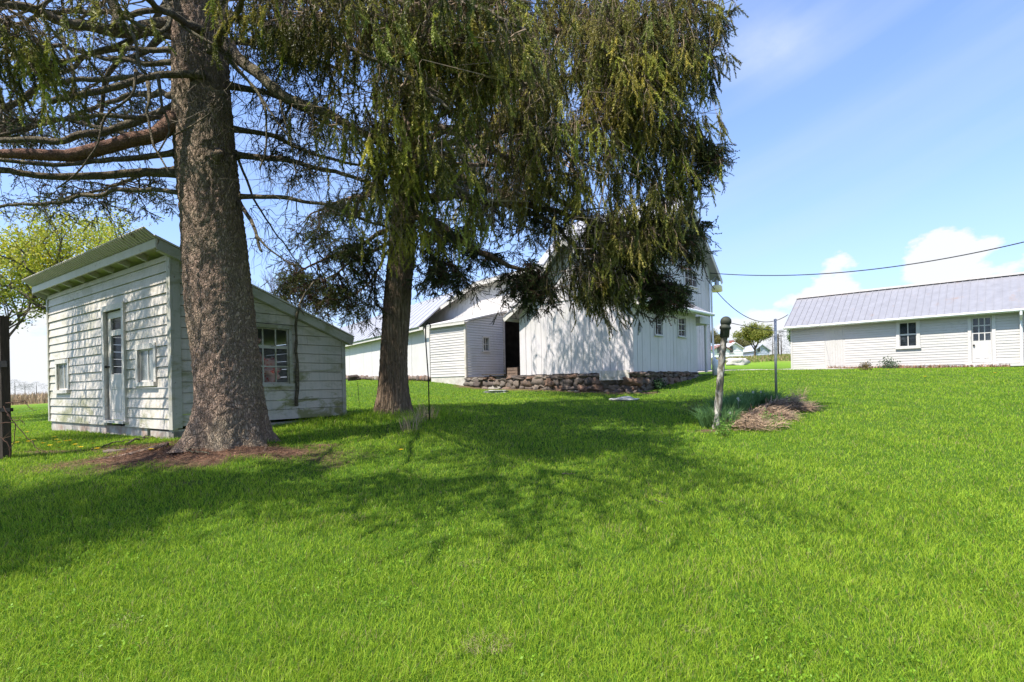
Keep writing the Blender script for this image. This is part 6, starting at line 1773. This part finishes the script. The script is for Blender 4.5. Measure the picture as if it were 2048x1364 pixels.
dq = [(1440, 845), (1465, 822), (1490, 812), (1512, 806), (1534, 806)]
lb = ['dark green daffodil clump right behind the leaning post', 'second daffodil clump along the bed from the leaning post', 'middle daffodil clump of the bed, with white flowers', 'fourth daffodil clump, below the far round tree', 'daffodil clump at the foot of the steel pole']
for k, (px, py) in enumerate(dq):
    q = ghit(px, py + 12)
    dfc = tuft('daffodil_clump', q.x, q.y + 0.1, 0.30, 0.22, 420, 0.44, 0.016, (0.13, 0.24, 0.08), lb[k], 'flowers', group='daffodil clumps in the bed')
    for j in range(2 if k in (1, 2) else 1):
        fx, fy = q.x + rng.normal(0, .15), q.y - 0.02 + rng.normal(0, .08); fz = gt1(fx, fy); fl_ = MB(); hz = rng.uniform(.24, .34)
        fl_.tube([(fx, fy, fz), (fx + .01, fy, fz + hz)], 0.003, 4)
        for pz_ in range(6):
            aa = pz_ * 1.047; c0 = np.array((fx + .01, fy - .01, fz + hz)); d_ = np.array((math.cos(aa), -0.2, math.sin(aa))) * 0.030; e_ = np.array((-math.sin(aa), 0, math.cos(aa))) * .012
            fl_.add([c0, c0 + d_ * .5 + e_, c0 + d_, c0 + d_ * .5 - e_], [(0, 1, 2, 3)])
        fo_ = fl_.build('flower', simple('white_petals', (0.5, 0.5, 0.42), 0.6, 0.05, 5), dfc)
for k, (px, py, rx, ry, n_b, lbl) in enumerate(((1470, 850, .30, .16, 260, 'a'), (1530, 830, .42, .22, 900, 'b'), (1590, 815, .42, .22, 900, 'c'))):
    pass
mb = MB()
for (px, py, rx, ry, n_b) in ((1480, 856, .36, .18, 500), (1530, 840, .45, .24, 1100), (1575, 824, .45, .26, 1300), (1510, 862, .5, .15, 200)):
    q = ghit(px, py); a = rng.uniform(0, 6.28, n_b); r = np.sqrt(rng.random(n_b)); X = q.x + rx * r * np.cos(a); Y_ = q.y + ry * r * np.sin(a)
    dz = 0.26 * rng.random(n_b) * (1 - r * 0.8); L_ = rng.uniform(.12, .34, n_b); az = rng.normal(-0.4, 1.0, n_b); el_ = rng.normal(0.05, .28, n_b)
    P0 = np.stack([X, Y_, gtop(X, Y_) + dz + 0.01], -1); D0 = np.stack([np.cos(az) * np.cos(el_), np.sin(az) * np.cos(el_), np.sin(el_)], -1)
    s_ = np.stack([-np.sin(az), np.cos(az), np.full(n_b, .3)], -1) * 0.005
    mid_ = P0 + D0 * L_[:, None] * .5 + np.array((0, 0, .02)); V = np.stack([P0 - s_, P0 + s_, mid_ + s_, mid_ - s_, P0 + D0 * L_[:, None]], 1).reshape(-1, 3); kk = (np.arange(n_b) * 5)[:, None]
    mb.add(V, np.concatenate([kk + np.array((0, 1, 2)), kk + np.array((0, 2, 3)), kk + np.array((3, 2, 4))], 0), np.repeat(np.array((0.40, 0.28, 0.18))[None] * rng.uniform(.35, 1.35, (n_b, 1)), 5, 0))
tag(mb.build('dry_stalks', M['straw'], base=(MOUND.x, MOUND.y, MOUND.z)), 'heap of flattened tan dead stalks on the flower bed right of the leaning post', 'dry stalks', kind='stuff')
for k, (px, py, h, lbl) in enumerate(((1600, 798, .36, 'upright tan dry grass tuft at the right end of the flower bed'), (1481, 815, .38, 'leaning tan dry stems among the daffodils'), (1516, 842, .22, 'reddish dead fern stubble in the middle of the flower bed'))):
    q = ghit(px, py); tuft('dry_tuft', q.x, q.y, .16 if k != 2 else .2, .08, 60 if k != 2 else 220, h, .007, ((.42, .33, .17), (.42, .33, .17), (.26, .11, .07))[k], lbl, 'dry grass', lean=(.1, .8), mat='straw')
for k, (px, py, lbl) in enumerate(THATCH):
    q = ghit(px, py); tuft('dead_grass', q.x, q.y, (.10, .045, .05, .05)[k], (.07, .04, .04, .04)[k], (330, 50, 60, 60)[k], .060, .003, (.34, .30, .15), lbl, 'dead grass', lean=(.9, 1.5), mat='straw')
# dry tufts by the slim trunk, weeds by the shed
for (px, py, n_b, h, lbl) in ((822, 862, 60, .42, 'pale dry grass stalks in front of the slim trunk'), (856, 838, 70, .40, 'tan dry stalks at the foot of the plant hook'), (838, 846, 40, .3, 'low dry tuft between trunk and plant hook')):
    q = ghit(px, py); tuft('dry_tuft', q.x, q.y, .16, .12, n_b, h, .006, (.40, .30, .19), lbl, 'dry grass', lean=(.1, .7), mat='straw')


def weed(px, py, r, h, n, col, label, size=0.035, seed=0, Y=None):
    q = ghit(px, py) if Y is None else at(px, py, Y)
    if Y is not None: q.z = gt1(q.x, q.y)
    root = thing('weed', q, label, 'weed'); mb = MB(); fo = MB(); PP = []
    for i in range(max(5, n // 25)):
        a = rng.uniform(0, 6.28); e = np.array((q.x + r * math.cos(a) * rng.random(), q.y + r * math.sin(a) * rng.random(), q.z + h * rng.uniform(.5, 1)))
        b = np.array((q.x, q.y, q.z)) + rng.normal(0, r * .25, 3) * (1, 1, 0); mb.tube([b, (b + e) / 2 + rng.normal(0, .02, 3), e], [.005, .004, .002], 4, col=(.10, .10, .04))
        for j in range(25): t = rng.uniform(.2, 1); PP.append(b + (e - b) * t + rng.normal(0, .035, 3))
    PP = np.array(PP); DD = rng.normal(0, 1, PP.shape); DD[:, 2] = abs(DD[:, 2]) * .5; DD /= np.linalg.norm(DD, axis=1)[:, None]
    scatter(fo, leafproto(seed + 99, 3, size), PP, DD, rng.uniform(.6, 1.3, len(PP)), np.array(col)[None] * rng.uniform(.6, 1.4, (len(PP), 1)))
    mb.build('stem', M['twig'], root); f = fo.build('leaves', M['leaf'], root); f['kind'] = 'stuff'


weed(560, 838, .16, .42, 140, (.10, .22, .03), 'leafy green weed right of the big trunk under the shed window', .05, 1)
weed(585, 840, .18, .32, 120, (.12, .24, .03), 'low bright weed at the foot of the dead branch', .04, 2)
weed(625, 838, .26, .36, 160, (.08, .15, .04), 'spindly small-leaved weed before the right end of the shed', .025, 3)
weed(322, 868, .10, .14, 60, (.12, .26, .03), 'little green plant at the shed corner left of the trunk', .03, 4)
weed(1318, 778, .30, .30, 200, (.035, .08, .03), 'dark leafy plant at the stone wall corner of the middle shed', .05, 5)
weed(1780, 737, .4, .35, 200, (.10, .14, .08), 'greyish plant in the bed along the long shed', .08, 6)
weed(1890, 733, .35, .45, 160, (.12, .13, .05), 'brownish green plant in the bed below the panelled door side', .07, 7)
weed(1728, 740, .3, .25, 120, (.18, .13, .06), 'dry low plant at the left end of the long shed bed', .06, 8)
weed(1540, 850, .25, .22, 130, (.13, .24, .04), 'fresh green weed growing through the dead stalks of the flower bed', .03, 31)
weed(1450, 872, .22, .22, 110, (.15, .28, .04), 'bright green tuft at the foot of the leaning post', .03, 32)
weed(1390, 826, .18, .2, 100, (.16, .19, .04), 'yellowish low plant left of the leaning post', .035, 9)

mb = MB(); n_b = 1500; t = rng.uniform(1.9, 9.0, n_b); w_ = rng.uniform(0.05, 0.6, n_b); X = F0[0] + dF[0] * t - nF[0] * w_; Y_ = F0[1] + dF[1] * t - nF[1] * w_
blade_mesh(mb, X, Y_, gtop(X, Y_), rng.uniform(.03, .22, n_b) * (0.5 + fbm(t, w_, 1.0, 77)), np.full(n_b, .03), np.array((0.33, 0.20, 0.12))[None] * rng.uniform(.4, 1.4, (n_b, 1)), rng.uniform(.3, 1.2, n_b))
tag(mb.build('bed_litter', M['straw']), 'brown dead stems and litter in the bed along the long shed', 'plant litter', kind='stuff')
weed(1935, 731, .45, .25, 200, (.20, .12, .06), 'reddish brown dry clump in front of the panelled door', .06, 21)
weed(1850, 735, .3, .18, 120, (.16, .12, .05), 'small brownish plant under the long shed window sill', .05, 22)

# bramble at the gate post
q0 = ghit(20, 905); br = thing('bramble', q0, 'thin bare brown bramble canes arching beside the gate post', 'bramble')
mb = MB()
for (pp) in (((10, 850), (25, 845), (50, 870), (75, 895), (95, 905)), ((8, 805), (40, 800), (60, 815), (75, 822)), ((12, 830), (30, 850), (28, 880), (22, 900)), ((5, 815), (25, 835), (45, 838), (52, 850)), ((0, 870), (12, 880), (18, 912))):
    pts = [np.array(at(x, y, gp0.y - 0.25)) + rng.normal(0, .02, 3) for (x, y) in pp]; out = []
    for i in range(len(pts) - 1):
        for t in (0, .33, .66): out.append(pts[i] * (1 - t) + pts[i + 1] * t + rng.normal(0, .006, 3))
    out.append(pts[-1]); mb.tube(out, np.linspace(.007, .003, len(out)), 5, col=(.10, .06, .045))
    for k in range(4): i = rng.integers(1, len(out) - 1); mb.tube([out[i], out[i] + rng.normal(0, .05, 3)], [.003, .001], 3, col=(.12, .08, .05), cap=False)
mb.build('cane', M['twig'], br)

# dandelions
dm_ = None; ym = simple('dandelion_yellow', (0.85, 0.62, 0.02), 0.6, 0.1, 20)
ORD = 'first second third fourth fifth sixth seventh eighth ninth tenth eleventh twelfth thirteenth fourteenth fifteenth sixteenth seventeenth eighteenth nineteenth twentieth'.split()
dl = [(22, 898), (35, 894), (58, 892), (68, 889), (86, 896), (100, 901), (113, 888), (118, 894), (132, 891), (140, 890), (78, 909), (120, 906), (162, 905), (186, 897), (195, 908), (110, 882), (5, 912), (302, 910), (803, 911), (40, 884), (150, 899), (1990, 752), (1776, 745), (1850, 760), (55, 870)]
near_ = sorted([p_ for p_ in dl if p_[0] < 250]); farl = sorted([p_ for p_ in dl if p_[0] > 1700])
stem_m = simple('dandelion_stem', (0.12, 0.2, 0.05), 0.7, 0.1, 20)
for k, (px, py) in enumerate(dl):
    q = ghit(px, py + 3)
    if k == 0:
        d0 = thing('dandelion', q, '', 'dandelion', 'dandelions in the grass'); mb = MB(); mb.tube([q, (q.x, q.y, q.z + .09)], .002, 4); mb.build('stem', stem_m, d0)
        mb = MB()
        for i in range(26):
            a = i * 2.4; rr = .004 + .024 * math.sqrt(i / 26); c0 = np.array((q.x, q.y, q.z + .09)); d_ = np.array((math.cos(a) * rr, math.sin(a) * rr, .012 - rr * .2)); s_ = np.array((-math.sin(a), math.cos(a), 0)) * .0045
            mb.add([c0, c0 + d_ - s_, c0 + d_ * 1.15, c0 + d_ + s_], [(0, 1, 2, 3)])
        mb.build('flower_head', ym, d0)
        d = d0
    else:
        d = d0.copy(); SC.collection.objects.link(d); d.location = q
        for c in d0.children:
            e = c.copy(); SC.collection.objects.link(e); e.parent = d
    far_ = px in (1990, 1776, 1850); d['label'] = (ORD[farl.index((px, py))] + ' yellow dandelion from the left in the lawn before the long shed') if far_ else ((ORD[near_.index((px, py))] + ' yellow dandelion counted from the gate post towards the big trunk') if px < 250 else '')
    if px == 302: d['label'] = 'single yellow dandelion on the litter at the left foot of the big trunk'
    if px == 803: d['label'] = 'lone yellow dandelion in the sunny patch right of the big trunk'
    d['group'] = 'dandelions before the long shed' if far_ else ('dandelions by the gate post' if px not in (302, 803) else 'single dandelions on the lawn')
    d.scale = (1.2, 1.2, 1.0) if not far_ else (2, 2, 1.5)

# corn stubble in the far left field
n = 9000; Y_ = rng.uniform(42, 82, n); X = -rng.uniform(0.78, 1.05, n) * Y_; mb = MB()
blade_mesh(mb, X, Y_, gza(X, Y_), rng.uniform(.3, 1.1, n), np.full(n, .07), np.array((.42, .31, .19))[None] * rng.uniform(.5, 1.3, (n, 1)), rng.uniform(0, .5, n))
tag(mb.build('corn_stubble', M['straw']), 'tan corn stubble in the field behind the left shed', 'corn stubble', kind='stuff')
n = 9000; Y_ = rng.uniform(50, 84, n); X = rng.uniform(0.30, 0.56, n) * Y_; mb = MB(); dc = np.where(rng.random((n, 1)) < .45, np.array((.34, .25, .13)), np.array((.17, .22, .04)))
blade_mesh(mb, X, Y_, gza(X, Y_), rng.uniform(.10, .34, n), np.full(n, .05), dc * rng.uniform(.5, 1.3, (n, 1)), rng.uniform(0, .7, n))
tag(mb.build('rough_grass', M['straw']), 'rough tan and green meadow grass beyond the drive', 'rough grass', kind='stuff')
